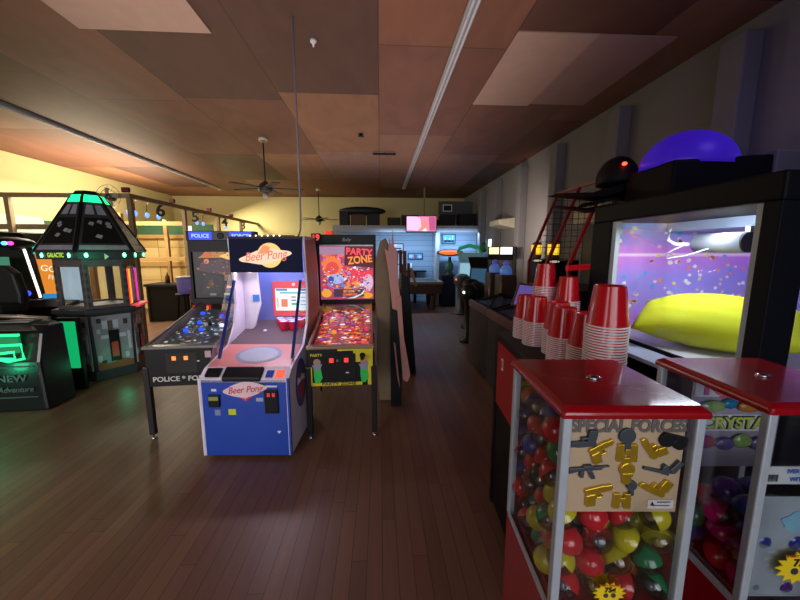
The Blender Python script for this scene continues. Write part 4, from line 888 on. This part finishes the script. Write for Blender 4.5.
G().lathe([(.14, 0), (.16, .30), (.165, .31)], (0, 0, 0), mat('bin_lilac', '9890b0', .35, emit=.12, ecol='8070e0'), 24).build('tub', bx_)
G().lathe([(.17, .30), (.17, .335), (.12, .34)], (0, 0, 0), mat('lid_grey', 'b0b0bc', .4), 24).build('lid', bx_)
sb_ = thing('stool', 'black stool carrying the lilac plastic bin', 'stool', (-3.90, 7.0, 0))
G().lathe([(.19, .82), (.19, .86)], (0, 0, 0), BLACK, 20).build('seat', sb_)
for a in range(4): G().bar((.13*math.cos(a*PI/2+.7), .13*math.sin(a*PI/2+.7), .82), (.2*math.cos(a*PI/2+.7), .2*math.sin(a*PI/2+.7), 0), .03, .03, BLKM).build('leg', sb_)
rb = thing('game_cabinet', 'small orange lit cabinet glowing behind the dark pinball', 'arcade machine', (-3.42, 6.6, 0))
G().box(-.2, .2, 0, .4, 0, .72, mat('cab_brown', '4a1c14', .5)).build('body', rb, bev=.01); G().box(-.17, .17, -.01, 0, .35, .68, lit('c03818', .6)).build('front_light', rb); G().box(.10, .13, -.03, -.01, .5, .66, lit('ff5028', 2)).build('lamp', rb); G().box(-.2, .2, 0, .4, .72, .98, mat('cab_mauve', '8a6a78', .5)).build('hood', rb)
# lane number signs and blue hook lights hanging from the frame beam
for s_, y, c_ in (('6', 7.15, 'largest'), ('5', 8.45, 'second largest'), ('4', 10.0, 'third largest'), ('3', 11.3, 'farthest and smallest')):
    t = thing('lane_number', 'black lane number %s hanging from the lumber beam, %s of the four' % (s_, c_), 'sign', (FX-.06, y+.12, FZ-.20), 0, 'lane numbers')
    text('numeral', s_, .34, BLACK, t, (0, 0, 0), (R(90), 0, R(8)), ext=.014, bold=.006)
    G().bar((0, 0, .10), (0.03, 0, .19), .01, .01, BLKM).build('hanger', t)
    tag(G().box(FX-.06, FX+.06, y-.9, y-.84, FZ-.005, FZ+.08, mat('red_box', '6a1c18', .6)).build('warning_light', bev=.01), 'small dark red lamp on the lumber beam, %s' % {'6': 'nearest the corner post', '5': 'second from the corner post', '4': 'third from the corner post', '3': 'farthest from the corner post'}[s_], 'lamp', 'red lamps on the beam')
for i, y in enumerate((6.45, 6.62, 6.95, 7.3, 8.3, 8.8, 9.1, 10.0, 10.4)):
    t = thing('hook_light', 'small blue light hanging from the lumber beam, number %s from the corner post' % ['one', 'two', 'three', 'four', 'five', 'six', 'seven', 'eight', 'nine'][i], 'light', (FX-.25, y+.2, FZ-.30), 0, 'blue hanging lights')
    G().tube([(.24, 0, .25), (.05, 0, .24), (0, 0, .18), (0, 0, .06)], .006, BLKM, 6).build('wire', t); G().ell((0, 0, 0), (.035, .035, .05), glow('blue_bulb', '5080ff', 3.0), 10, 6).build('bulb', t)
# clamp fan on the frame
t = thing('clamp_fan', 'small round wire fan clamped above the hexagonal booth', 'fan', (-4.65, 6.28, 2.62))
g = G()
for r_ in (.20, .13, .06): g.tube([(r_*math.cos(2*PI*i/24), 0, r_*math.sin(2*PI*i/24)) for i in range(25)], .004, STEEL, 5)
for i in range(12): g.tube([(0, 0, 0), (.2*math.cos(PI*i/6), 0, .2*math.sin(PI*i/6))], .0025, STEEL, 4)
g.build('guard', t); G().lathe([(.05, 0), (.06, .12)], (0, 0, 0), DARK, 14).xf(Matrix.Rotation(R(-90), 4, 'X')).build('motor', t)
g = G()
for i in range(4): g.extr([(.02*math.cos(a), .02*math.sin(a)) if False else (r_*math.cos(a), r_*math.sin(a)) for r_, a in ((.02, PI/2*i), (.15, PI/2*i-.1), (.17, PI/2*i+.3), (.1, PI/2*i+.6))], 'y', .01, .014, mat('fan_blade_pale', 'b0a890', .5))
g.build('blades', t)

# ================================================================== CEILING FANS, CABLE, SMALL CEILING THINGS
def fan(loc, zhub, label, rr):
    t = thing('ceiling_fan', label, 'ceiling fan', loc)
    dz = zhub-loc[2]
    G().lathe([(.06, -.05), (.02, -.08)], (0, 0, 0), mat('fan_brass', '9a8a70', .4, .6), 16).lathe([(.07, -.05), (.07, 0)], (0, 0, 0), CREAM, 16).build('ceiling_mount', t)
    G().tube([(0, 0, -.05), (0, 0, dz+.1)], .012, DARK).build('down_rod', t)
    G().lathe([(.03, dz+.12), (.09, dz+.07), (.12, dz+.02), (.12, dz-.03), (.07, dz-.07), (.04, dz-.08)], (0, 0, 0), mat('fan_motor', '3a3634', .4, .3), 20).build('motor', t)
    G().ell((0, 0, dz-.12), (.05, .05, .05), mat('fan_globe', 'b0a898', .4), 12, 8).build('light_globe', t)
    for k_ in range(5):
        M = Matrix.Rotation(2*PI*k_/5+.25, 4, 'Z'); p = [(.10, -.025), (.22, -.06), (rr, -.07), (rr+.02, 0), (rr, .07), (.22, .05), (.10, .025)]
        G().extr(p, 'z', dz+.0, dz+.012, mat('fan_blade', '30241c', .5)).xf(M).build('blade', t)
fan((-1.97, 6.2, H), 2.77, 'dark ceiling fan on a long rod, nearer of the two', .62)
fan((-1.90, 11.0, H), 2.68, 'dark ceiling fan far back near the loft, farther of the two', .58)
tag(G().tube([(-.70, 3.12, H), (-.70, 3.12, 2.2), (-.705, 3.14, 1.98), (-.73, 3.22, 1.89), (-.78, 3.34, 1.836)], .008, mat('cable_grey', '8c8890', .5), 8).build('power_cable'), 'thin pale power cable dropping from the ceiling to the blue cup toss machine', 'cable')
tag(G().lathe([(.03, 0), (.03, -.02), (.012, -.03), (.006, -.06)], (-.59, 3.42, H), WHITE, 12).build('ceiling_hook'), 'small white ceiling hook above the cup toss machine', 'hook')
for x, y, lb in ((.10, 6.9, 'small dark pipe bracket on the ceiling left of the middle strip light'), (-.30, 5.9, 'small dark sprinkler head on the ceiling')):
    g = G().bar((x-.22, y, H-.04), (x+.22, y, H-.04), .03, .03, BLKM) if x > 0 else G().lathe([(.03, 0), (.03, -.03), (.05, -.035), (.05, -.045), (.01, -.05)], (x, y, H), BLKM, 12)
    if x > 0:
        for q_ in (-.2, 0, .2): g.bar((x+q_, y, H), (x+q_, y, H-.07), .03, .02, STEEL)
    tag(g.build('pipe_bracket' if x > 0 else 'sprinkler_head'), lb, 'ceiling fitting')

# ================================================================== BOARDS beside the pinball
bd_ = thing('leaning_board', 'brown rounded tall board standing right of the glowing pinball', 'board', (.03, 3.68, 0))
G().extr([(-.05, 0), (.10, 0), (.12, .6), (.07, .95), (.12, 1.25), (.13, 1.55), (.07, 1.76), (.03, 1.84), (-.03, 1.80), (-.08, 1.6), (-.09, 1.2), (-.06, .9), (-.08, .5)], 'y', 0, .09, mat('board_brown', '7c6a50', .7, noise=.3, scale=4)).build('panel', bd_, bev=.01)
G().ell((.05, -.01, 1.66), (.035, .015, .06), mat('board_knot', '8a4a34', .6), 12, 6).build('knot', bd_)
bd_ = thing('leaning_board', 'pink jagged topped board leaning beside the brown rounded board', 'board', (.025, 3.50, 0))
PNK = mat('board_pink', 'c08880', .6)
G().extr([(.10, 1.10), (.06, 1.5), (.02, 1.73), (.06, 1.70), (.07, 1.84), (.09, 1.76), (.105, 1.93), (.12, 1.74), (.15, 1.70), (.16, 1.4), (.19, 1.17), (.17, 1.12), (.15, 1.08)], 'y', 0, .03, PNK).build('upper_panel', bd_, bev=.004)
G().extr([(.14, 1.22), (.19, 1.24), (.22, .80), (.29, .38), (.26, .30), (.21, .33), (.18, .70)], 'y', -.04, 0, PNK).build('lower_panel', bd_, bev=.004)
G().extr([(.11, .75), (.13, .72), (.18, .22), (.15, .35)], 'y', -.02, 0, PNK).build('lower_panel', bd_)
G().box(.08, .20, .03, .10, 0, 1.3, BLACK).build('support', bd_)
bd_ = thing('machine_end', 'black narrow cabinet end standing behind the pink jagged board', 'cabinet', (.36, 4.5, 0))
G().extr([(-.08, 0), (.13, 0), (.06, .9), (.02, 1.35), (-.08, 1.4)], 'y', 0, .5, BLACK).build('panel', bd_, bev=.01)
wr = thing('timber_bundle', 'bundle of upright orange brown timber pieces in front of the pool table', 'timber', (.38, 5.6, 0))
for i, (x, z, w_) in enumerate(((-.12, 1.66, .07), (-.04, 1.72, .05), (.03, 1.70, .06), (.10, 1.5, .05))):
    G().box(x-w_/2, x+w_/2, i*.03, i*.03+.03, .02*i, z, mat('timber_%d' % (i % 2), ['8a5030', '6a3a24'][i % 2], .6, noise=.3)).build('plank', wr, bev=.004)
G().bar((.13, .0, 1.42), (.22, .02, 1.12), .04, .03, mat('timber_pale', 'b89858', .6)).build('plank', wr)
G().box(-.16, .15, -.01, .13, 0, .06, BLACK).build('foot', wr)

# ================================================================== BACK ROOM
pt = thing('pool_table', 'pool table with dark cloth and brown body in the back', 'pool table', (-.42, 9.55, 0))
WD = mat('pool_wood', '4a3028', .4, noise=.2); 
G().box(0, 2.15, 0, 1.25, .78, .80, mat('pool_cloth', '3c4c50', .9)).build('bed', pt)
g = G()
for a, b, c, d in ((-.06, 2.21, -.06, .02), (-.06, 2.21, 1.23, 1.31), (-.06, .02, 0, 1.25), (2.13, 2.21, 0, 1.25)): g.box(a, b, c, d, .76, .835, mat('pool_rail', '8a8078', .3, noise=.1))
g.build('rail', pt, bev=.01)
G().extr([(-.02, .48), (2.17, .48), (2.2, .76), (-.05, .76)], 'y', -.03, 1.28, WD).build('body', pt)
for x in (.2, 1.95):
    for y in (.1, 1.1): G().lathe([(.05, 0), (.06, .05), (.08, .3), (.10, .48)], (x, y, 0), WD, 12).build('leg', pt)
g = thing('low_cabinet', 'black low cabinet beyond the pool table under the orange shade', 'cabinet', (1.86, 10.15, 0))
G().box(0, .58, 0, .4, 0, .93, BLACK).build('body', g, bev=.01); G().box(-.02, .60, -.02, .42, .93, .97, DARK).build('top', g, bev=.004)
lp = thing('novelty_lamp', 'lamp with wide glowing orange shade on a brown and green trunk', 'lamp', (2.14, 10.35, .97))
G().lathe([(.12, 0), (.10, .06), (.05, .10), (.045, .55)], (0, 0, 0), mat('trunk_brown', '4a2c1c', .7), 12).build('trunk', lp)
G().lathe([(.03, .05), (.11, .15), (.13, .3), (.06, .42)], (-.02, -.03, 0), mat('leaf_green', '2c5a38', .6), 10).build('foliage', lp)
G().ell((0, 0, .68), (.42, .30, .11), mat('shade_rim', '3a140c', .4), 28, 8).build('shade', lp)
G().ell((-.02, -.08, .685), (.36, .25, .09), lit('ff7a28', 1.0), 26, 8).build('shade_glass', lp, label='glowing orange glass')
tv = thing('television', 'wall television showing a pink and white picture under the loft', 'television', (1.26, 10.42, 2.25))
G().box(-.47, .47, 0, .05, 0, .50, BLACK).build('bezel', tv, bev=.006)
s_ = G().box(-.45, .45, -.004, 0, .045, .485, lit('f090b8', 1.15)).build('display', tv)
g = G().extr([(-.44, .10), (-.10, .06), (.02, .22), (-.05, .44), (-.2, .48), (-.44, .48)], 'y', -.006, -.004, lit('e8c8f8', 1.2)).extr([(-.12, .06), (.14, .06), (.20, .25), (.10, .40), (-.02, .3), (-.0, .18)], 'y', -.008, -.004, lit('f09888', 1.1)).extr([(.02, .05), (.18, .05), (.12, .15)], 'y', -.009, -.004, lit('fff0f0', 1.2)).extr([(.25, .06), (.44, .06), (.44, .47), (.22, .47)], 'y', -.006, -.004, lit('d06090', 1)).build('picture', s_)
G().bar((0, .05, .4), (0, .14, .4), .08, .08, BLKM).build('mount', tv)
# posters, shelf, signs
def poster(name, lb, x0, x1, y, z0, z1, c, extra, cat='poster'):
    t = thing(name, lb, cat, ((x0+x1)/2, y, z0)); w_ = (x1-x0)/2; hh = z1-z0
    G().box(-w_, w_, 0, .02, 0, hh, mat('frame_dark', '20222a', .5)).build('frame', t)
    G().box(-w_+.03, w_-.03, -.004, 0, .03, hh-.03, c).build('print', t)
    gg = G()
    for a, b, c_, d, m_ in extra: gg.box(-w_+a*2*w_, -w_+b*2*w_, -.007, -.004, c_*hh, d*hh, m_)
    gg.build('print_shapes', t)
B1, B2, B3 = paint('2a8cc8'), paint('c8dce8'), paint('183a58')
poster('aquarium_sign', 'blue framed picture on the shiplap wall right of the television', 1.98, 2.42, 10.87, 1.92, 2.24, paint('50b0d0', emit=.3, ecol='50b0e0'), ((.1, .9, .15, .4, B3), (.2, .3, .2, .7, B2), (.5, .6, .2, .6, B2), (.75, .82, .2, .8, B2)), 'picture')
poster('poster', 'wide bright blue poster low on the grey shiplap wall', .92, 1.42, 11.27, 1.42, 1.64, paint('38a0d8', emit=.25, ecol='30a0e0'), ((.1, .3, .3, .7, B2), (.4, .6, .2, .8, paint('c04858')), (.7, .9, .3, .6, B2)))
poster('poster', 'white poster with black print beside the timber bundle', .42, .78, 11.27, 1.62, 1.95, paint('c8ccd4'), ((.1, .9, .1, .3, DARK), (.2, .8, .45, .55, DARK), (.15, .35, .75, .9, lit('ffffff', .8))))
g = thing('reception_counter', 'small dark counter on the back wall beneath the blue poster', 'counter', (1.15, 10.95, 0))
G().box(-.40, .35, -.05, .28, 1.02, 1.07, BLACK).build('top', g); G().box(-.05, .03, 0, .25, 0, 1.02, BLACK).build('pedestal', g)
tag(G().lathe([(.05, 0), (.06, .24)], (.98, 11.05, 1.07), WHITE, 16).build('tumbler'), 'white tumbler on the small dark counter at the back', 'tumbler')
g = thing('display_stand', 'black stand with a white notice and screen left of the small counter', 'stand', (.58, 11.0, 0))
G().box(-.16, .18, 0, .2, 0, 1.45, BLACK).build('body', g); G().box(-.12, .13, -.006, 0, .80, 1.25, paint('c8ccd4')).build('notice', g); G().box(-.06, .16, -.006, 0, 1.28, 1.44, lit('b0c8f8', .7)).build('screen', g)
tag(G().bar((.42, 10.95, 1.25), (.62, 10.90, .02), .10, .03, mat('surf_gold', 'b8984c', .5)).build('plank_sign', bev=.01), 'gold brown plank leaning by the black stand at the back', 'plank')
# loft storage
g = thing('storage_bundle', 'large dark tarp covered bundle on the left of the loft', 'bundle', (-.55, 11.0, 2.42))
G().ell((0, 0, .52), (.75, .3, .14), mat('tarp_dark', '20262a', .6), 20, 8).build('tarp', g); G().box(-.7, -.4, -.2, .2, 0, .50, BLACK).build('crate', g, bev=.02); G().box(.15, .55, -.2, .2, 0, .45, BLACK).build('crate', g, bev=.02); G().box(-.35, .1, -.22, .2, 0, .40, mat('carton', '5a4430', .7)).build('carton', g)
for i, (x, w_, h_, c_, lb) in enumerate(((.45, .4, .28, '2a2622', 'dark crate on the loft beside the tarp bundle'), (.95, .5, .36, '33302a', 'brown crate on the loft behind the television'), (1.75, .35, .22, '15171a', 'black case on the loft right of the post'),
                          (2.15, .45, .38, '101216', 'black box under the sign on the loft'), (2.75, .5, .40, '101216', 'black box at the right end of the loft'))):
    t = thing('storage_box', lb, 'box', (x, 10.95, 2.42), 0, 'boxes stored on the loft')
    G().box(-w_/2, w_/2, -.2, .25, 0, h_, paint(c_, .7)).build('body', t, bev=.01); G().box(-w_/2-.01, w_/2+.01, -.21, .26, h_, h_+.03, paint(c_, .5)).build('lid', t)
sg = thing('sign_board', 'grey sign board with a white card propped on the loft boxes', 'sign', (2.42, 10.95, 2.84))
G().box(-.55, .55, 0, .05, 0, .42, mat('sign_grey', '4c4c50', .6)).build('board', sg, bev=.01); G().box(-.42, -.12, -.01, 0, .10, .32, WHITE).box(-.39, -.15, -.013, -.01, .13, .29, DARK).build('card', sg)
tag(G().box(-1.95, -1.75, 12.5, 12.6, 2.20, 2.42, lit('e02818', 1.4)).build('exit_sign'), 'small red lit sign below the farther ceiling fan', 'sign')
t = thing('score_display', 'red lit number display at the left top of the glowing pinball', 'display', (-.745, 3.98, 1.80))
G().box(-.04, .06, 0, .05, 0, .10, BLACK).build('case', t); text('lettering', '19', .09, lit('ff3028', 1.8), t, (.01, -.003, .05), bold=.002)
G().box(0, .02, .02, .04, -1.8, 0, BLKM).build('pole', t)

# ================================================================== RIGHT ROW OF GAMES
# wall fittings
t = tag(G().extr([(2.72, 2.30), (3.1, 2.22), (3.1, 2.46), (2.72, 2.42)], 'y', 7.75, 8.45, mat('vent_cream', 'c8c0b0', .6)).build('air_unit', bev=.02), 'cream wall mounted air unit between two pilasters', 'air conditioner')
tag(G().box(2.98, 3.1, 8.95, 9.30, 1.72, 2.02, lit('d8ecff', 2.0)).build('lit_sign', bev=.01), 'small bright white lit box on the right wall near the back', 'sign')
tag(G().ell((3.05, 8.95, 2.32), (.05, .07, .09), lit('e03858', 1.1), 12, 8).build('alarm_light'), 'small red alarm light above the bright white box on the right wall', 'alarm light')
# far row cabinets
def cabinet(lb, x, y, w_, d, z, m, rz, scr=None, top=None):
    t = thing('arcade_cabinet', lb, 'arcade machine', (x, y, 0), rz, 'arcade cabinets along the right wall')
    P = [(0, 0), (-.02, .85*z/1.8), (.12, .95*z/1.8), (.2, 1.5*z/1.8), (.05, z), (d, z), (d, 0)]
    G().extr(P, 'x', -w_/2, w_/2, m).build('body', t, bev=.012)
    if scr: G().poly([(-w_/2+.05, .11, .98*z/1.8), (w_/2-.05, .11, .98*z/1.8), (w_/2-.05, .185, 1.47*z/1.8), (-w_/2+.05, .185, 1.47*z/1.8)], scr).build('screen', t)
    if top: G().box(-w_/2+.03, w_/2-.03, -.0+.03, .05, z-.17, z-.02, top).build('marquee', t)
    G().box(-w_/2+.05, w_/2-.05, -.05, .0, .80*z/1.8, .86*z/1.8, DARK).build('control_panel', t, bev=.01)
    return t
gm = cabinet('pale cabinet with green lit top arch at the far end of the right row', 2.45, 9.35, .70, .6, 1.66, mat('pale_cab', '98b8d0', .5), R(-35), lit('a8d8f0', .7), None)
G().tube([(-.34, .1, 1.66), (-.28, .08, 1.78), (.0, .06, 1.85), (.28, .08, 1.78), (.34, .1, 1.66)], .055, lit('18a078', .45), 10).build('arch', gm, label='green lit arch')
G().ell((.40, .1, 1.80), (.12, .12, .14), mat('frog_green', '2c5a30', .6), 14, 8).build('arch_ball', gm)
light('row_green', 'POINT', (2.2, 8.9, 1.5), 1.5, (.2, 1, .6), .1)
cabinet('black cabinet with blue glow second from the far end of the right row', 2.35, 8.2, .5, .6, 1.55, BLACK, R(-40), lit('3878a0', .4), None)
t = cabinet('black cabinet with white lit marquee at the middle of the right row', 2.62, 6.95, .30, .40, 1.80, BLACK, R(-20), None, lit('e8e8f8', 1.6))
t = cabinet('black cabinet with cream lit marquee beyond the yellow lit games', 2.56, 7.5, .30, .40, 1.80, BLACK, R(-20), None, lit('f0e0a0', 1.5))
for i, (x, y) in enumerate(((2.06, 6.0), (2.06, 5.45))):
    t = thing('token_figure', ['pale blue capped dispenser, farther of the two in the right row', 'pale blue capped dispenser, nearer of the two in the right row'][i], 'dispenser', (x, y, 0), 0, 'blue capped dispensers')
    G().box(-.13, .13, -.15, .15, 0, 1.32, mat('disp_brown', '3a2c28', .5)).build('body', t, bev=.02); G().ell((0, 0, 1.36), (.10, .10, .12), mat('cap_blue', '6890c8', .4, emit=.25, ecol='5080e0'), 14, 8).build('cap', t); G().ell((0, 0, 1.5), (.05, .05, .05), mat('knob_violet', '6858a8', .4, emit=.3, ecol='6050d0'), 12, 6).build('knob', t)
    G().tube([(-.12, -.16, 1.2), (-.14, -.18, .9), (-.12, -.16, .7)], .02, mat('brass_tone', '8a6c40', .4, .5)).build('side_trim', t)
for i, (x, y, s) in enumerate(((1.75, 9.0, .15), (1.55, 7.3, .13), (1.5, 6.65, .11), (1.2, 6.15, .10))):
    t = thing('game_pod', ['grey pod seat by the orange shade lamp', 'dark stool shaped pod in the right row', 'dark pod beside the capped dispensers', 'dark low pod with a small white light'][i], 'pod', (x+.45, y, 0))
    G().lathe([(s*1.6, 0), (s*1.6, .05), (s*.7, .10), (s*.8, .7), (s*1.4, .85), (s*1.5, 1.0), (s*.9, 1.08), (.01, 1.1)], (0, 0, 0), [mat('pod_grey', '4a4a50', .5), BLACK, DARK, BLACK][i], 18).build('shell', t)
    G().ell((-s*1.2, -s*.8, .95), (.03, .03, .03), lit(['e86050', '60a0d0', '80c0e0', 'f0f0ff'][i], 1.5), 10, 6).build('lamp', t)
# skee alley bodies (long dark machines with pink-edge rails)
def alley(lb, y0, y1, x0=1.38):
    t = thing('ball_alley', lb, 'arcade machine', (x0, y0, 0), 0, 'ball alleys along the right wall'); L = y1-y0
    G().extr([(0, 0), (0, .90), (.12, .94), (.46, 1.02), (.47, 0)], 'y', 0, L, mat('alley_body', '241c22', .45)).build('body', t, bev=.01)
    G().extr([(-.01, .86), (-.01, .955), (.03, .965), (.05, .90)], 'y', -.01, L+.01, mat('alley_rail', '6a4850', .4)).build('front_rail', t, bev=.006, label='dull pink front rail')
    for y in (.03, L-.07): G().extr([(.03, .93), (.46, 1.06), (.46, 1.0), (.05, .90)], 'y', y, y+.04, BLACK).build('side_rail', t, bev=.004)
    G().extr([(.10, .945), (.46, 1.028), (.46, 1.01), (.1, .93)], 'y', .08, L-.08, mat('alley_lane', '17141a', .3)).build('lane', t)
    G().tube([(.12, L*.25, .95), (.2, L*.35, 1.06), (.32, L*.5, 1.10), (.44, L*.6, 1.02)], .015, DARK).build('ball_guard', t)
    return t
alley('dark ball alley game right behind the cup cabinet', 3.28, 4.22); alley('dark ball alley game, second behind the cup cabinet', 4.26, 5.1)
# violet speckled screen panel
t = thing('screen_panel', 'violet lit speckled panel standing behind the tallest cup stack', 'screen', (1.56, 3.86, 1.06), R(-12))
G().extr([(-.02, .0), (.27, -.08), (.27, .25), (.06, .27)], 'y', 0, .03, mat('panel_frame', '5a2820', .5)).build('frame', t, bev=.004)
G().extr([(.01, .02), (.25, -.05), (.25, .23), (.07, .25)], 'y', -.005, 0, lit('6a5aa8', .7)).build('print', t)
for x, z in ((.15, .07), (.17, .07), (.19, .0), (.21, .01)): G().box(x, x+.008, -.008, -.005, z, z+.012, lit('f0f0ff', 1)).build('print_mark', t)
# basketball cage with red bars and mesh
hc = thing('hoop_machine', 'basketball game with leaning red bars and mesh cage on the right', 'arcade machine', (0, 3.26, 0))
RB = mat('red_bar', '7a1820', .4, coat=.2)
for y in (.02, .47, .94):
    G().bar((1.88, y, 1.30), (1.88, y, 1.58), .03, .03, RB).bar((1.88, y, 1.57), (2.2, y, 2.40), .03, .03, RB).build('frame_bar', hc, label='leaning red bar')
G().bar((2.2, .0, 2.40), (2.2, .96, 2.40), .03, .03, RB).bar((2.19, .02, 2.40), (2.62, .02, 2.42), .03, .03, RB).build('top_frame', hc)
G().bar((1.86, .02, 1.53), (2.95, .02, 1.60), .05, .05, mat('red_rail', 'a81c28', .35, emit=.15, ecol='ff2030')).build('top_bar', hc)
g = G()
for i in range(12):
    z = 1.60+i*.072; x = 1.89+(z-1.58)*.39; g.bar((x, .96, z), (3.0, .96, z), .005, .005, BLKM)
for i in range(14):
    x = 1.95+i*.078; z = min(2.40, 1.58+(x-1.88)/.39); g.bar((x, .96, 1.55), (x, .96, z), .005, .005, BLKM)
g.build('far_mesh', hc)
g = G()
for i in range(12):
    z = 1.60+i*.072; x = 1.89+(z-1.58)*.39; g.bar((x+.02, .02, z), (x+.02+.0, .94, z), .004, .004, BLKM) if i % 2 == 0 else None
g.build('front_mesh', hc)
G().box(2.55, 2.95, .10, .92, 1.26, 2.0, mat('hoop_back', '1c1a22', .5)).build('backboard', hc, bev=.01)
G().box(1.87, 2.94, .0, .96, .02, 1.30, mat('hoop_back', '1c1a22')).build('base', hc, bev=.01)
G().box(2.95, 3.09, .06, .9, .02, 2.30, mat('hoop_back', '1c1a22')).build('column', hc)
# paper notice behind mesh
tag(G().box(3.085, 3.098, 4.62, 5.35, 2.12, 2.36, mat('paper_cream', 'b8ac98', .7)).build('wall_notice'), 'cream paper strip on the right wall seen through the mesh cage', 'sign')
# yellow lit game heads
for i, (x, y) in enumerate(((2.36, 5.0), (2.36, 4.5))):
    t = thing('game_topper', ['yellow lit game head, farther of the pair behind the red bars', 'yellow lit game head, nearer of the pair behind the red bars'][i], 'arcade machine', (x, y, 0), 0, 'yellow lit game heads')
    G().box(-.06, .3, -.10, .10, 0, 1.58, BLACK).build('neck', t, bev=.01); G().box(-.07, .05, -.06, .06, 1.58, 1.83, mat('head_amber', '5a4010', .4)).build('head', t, bev=.03)
    G().box(-.05, .03, -.066, -.06, 1.65, 1.79, lit('ffc828', 1.3)).build('lit_face', t, label='yellow lit face'); G().box(-.076, -.07, -.045, .045, 1.65, 1.79, lit('ffc020', 1.2)).build('lit_face', t)
    G().ell((-.05, -.12, 1.56), (.07, .02, .015), lit('d0c8b0', .7), 12, 6).build('lamp', t)
light('yellow_heads', 'POINT', (2.1, 4.75, 1.75), .4, (1, .75, .2), .05)
# spacecraft topper and purple dome behind the claw machine
ds = thing('ride_topper', 'black saucer topper with long swept blades and a red light above the mesh cage', 'topper', (2.44, 3.0, 2.15))
SHIPM = mat('ship_black', '0c0b12', .6, spec=.25)
G().ell((-.34, 0, .17), (.16, .18, .20), SHIPM, 22, 10, -.2, 1).build('dome', ds); G().ell((-.40, -.165, .27), (.018, .018, .014), glow('red_led', 'ff2818', 14), 10, 6).build('red_lamp', ds, label='bright red lamp')
G().extr([(-.92, .04), (-.6, .05), (-.30, .14), (.1, .22), (.62, .22), (.62, -.05), (.0, -.02), (-.3, .02), (-.56, -.02), (-.60, -.05), (-.4, .0)], 'y', -.1, .12, SHIPM).build('hull', ds, bev=.01)
G().extr([(-.88, -.055), (-.6, -.07), (-.3, -.02), (.1, .0), (.1, -.06), (-.55, -.10)], 'y', -.02, .1, SHIPM).build('lower_blade', ds, bev=.004)
G().box(.48, .60, -.05, .10, -2.15, -.0, BLACK).build('support_post', ds)
pd = thing('lit_dome', 'large violet glowing dome on a black base high behind the claw machine', 'dome', (2.52, 2.62, 2.36))
VIO = mat('violet_shell', '2010a0', .4, emit=.4, ecol='4420c8', noise=.3, scale=6)
G().ell((-.12, 0, -.03), (.35, .26, .28), VIO, 30, 12, 0, 1).build('shell', pd, label='violet glowing shell')
G().extr([(-.44, -.44), (.42, -.44), (.42, .04), (-.44, -.02)], 'y', -.24, .24, mat('dome_base', '08080f', .7, spec=.2)).build('base', pd, bev=.02); G().box(-.30, .30, -.15, .15, -2.36, -.44, BLACK).build('column', pd)
light('violet_dome', 'POINT', (2.5, 2.1, 2.75), 2.2, (.35, .2, 1), .1)
light('violet_dome', 'POINT', (2.7, 1.0, 2.6), 1.6, (.4, .35, 1), .3)
light('red_cage', 'POINT', (1.75, 3.0, 1.75), 1.6, (1, .08, .12), .08)
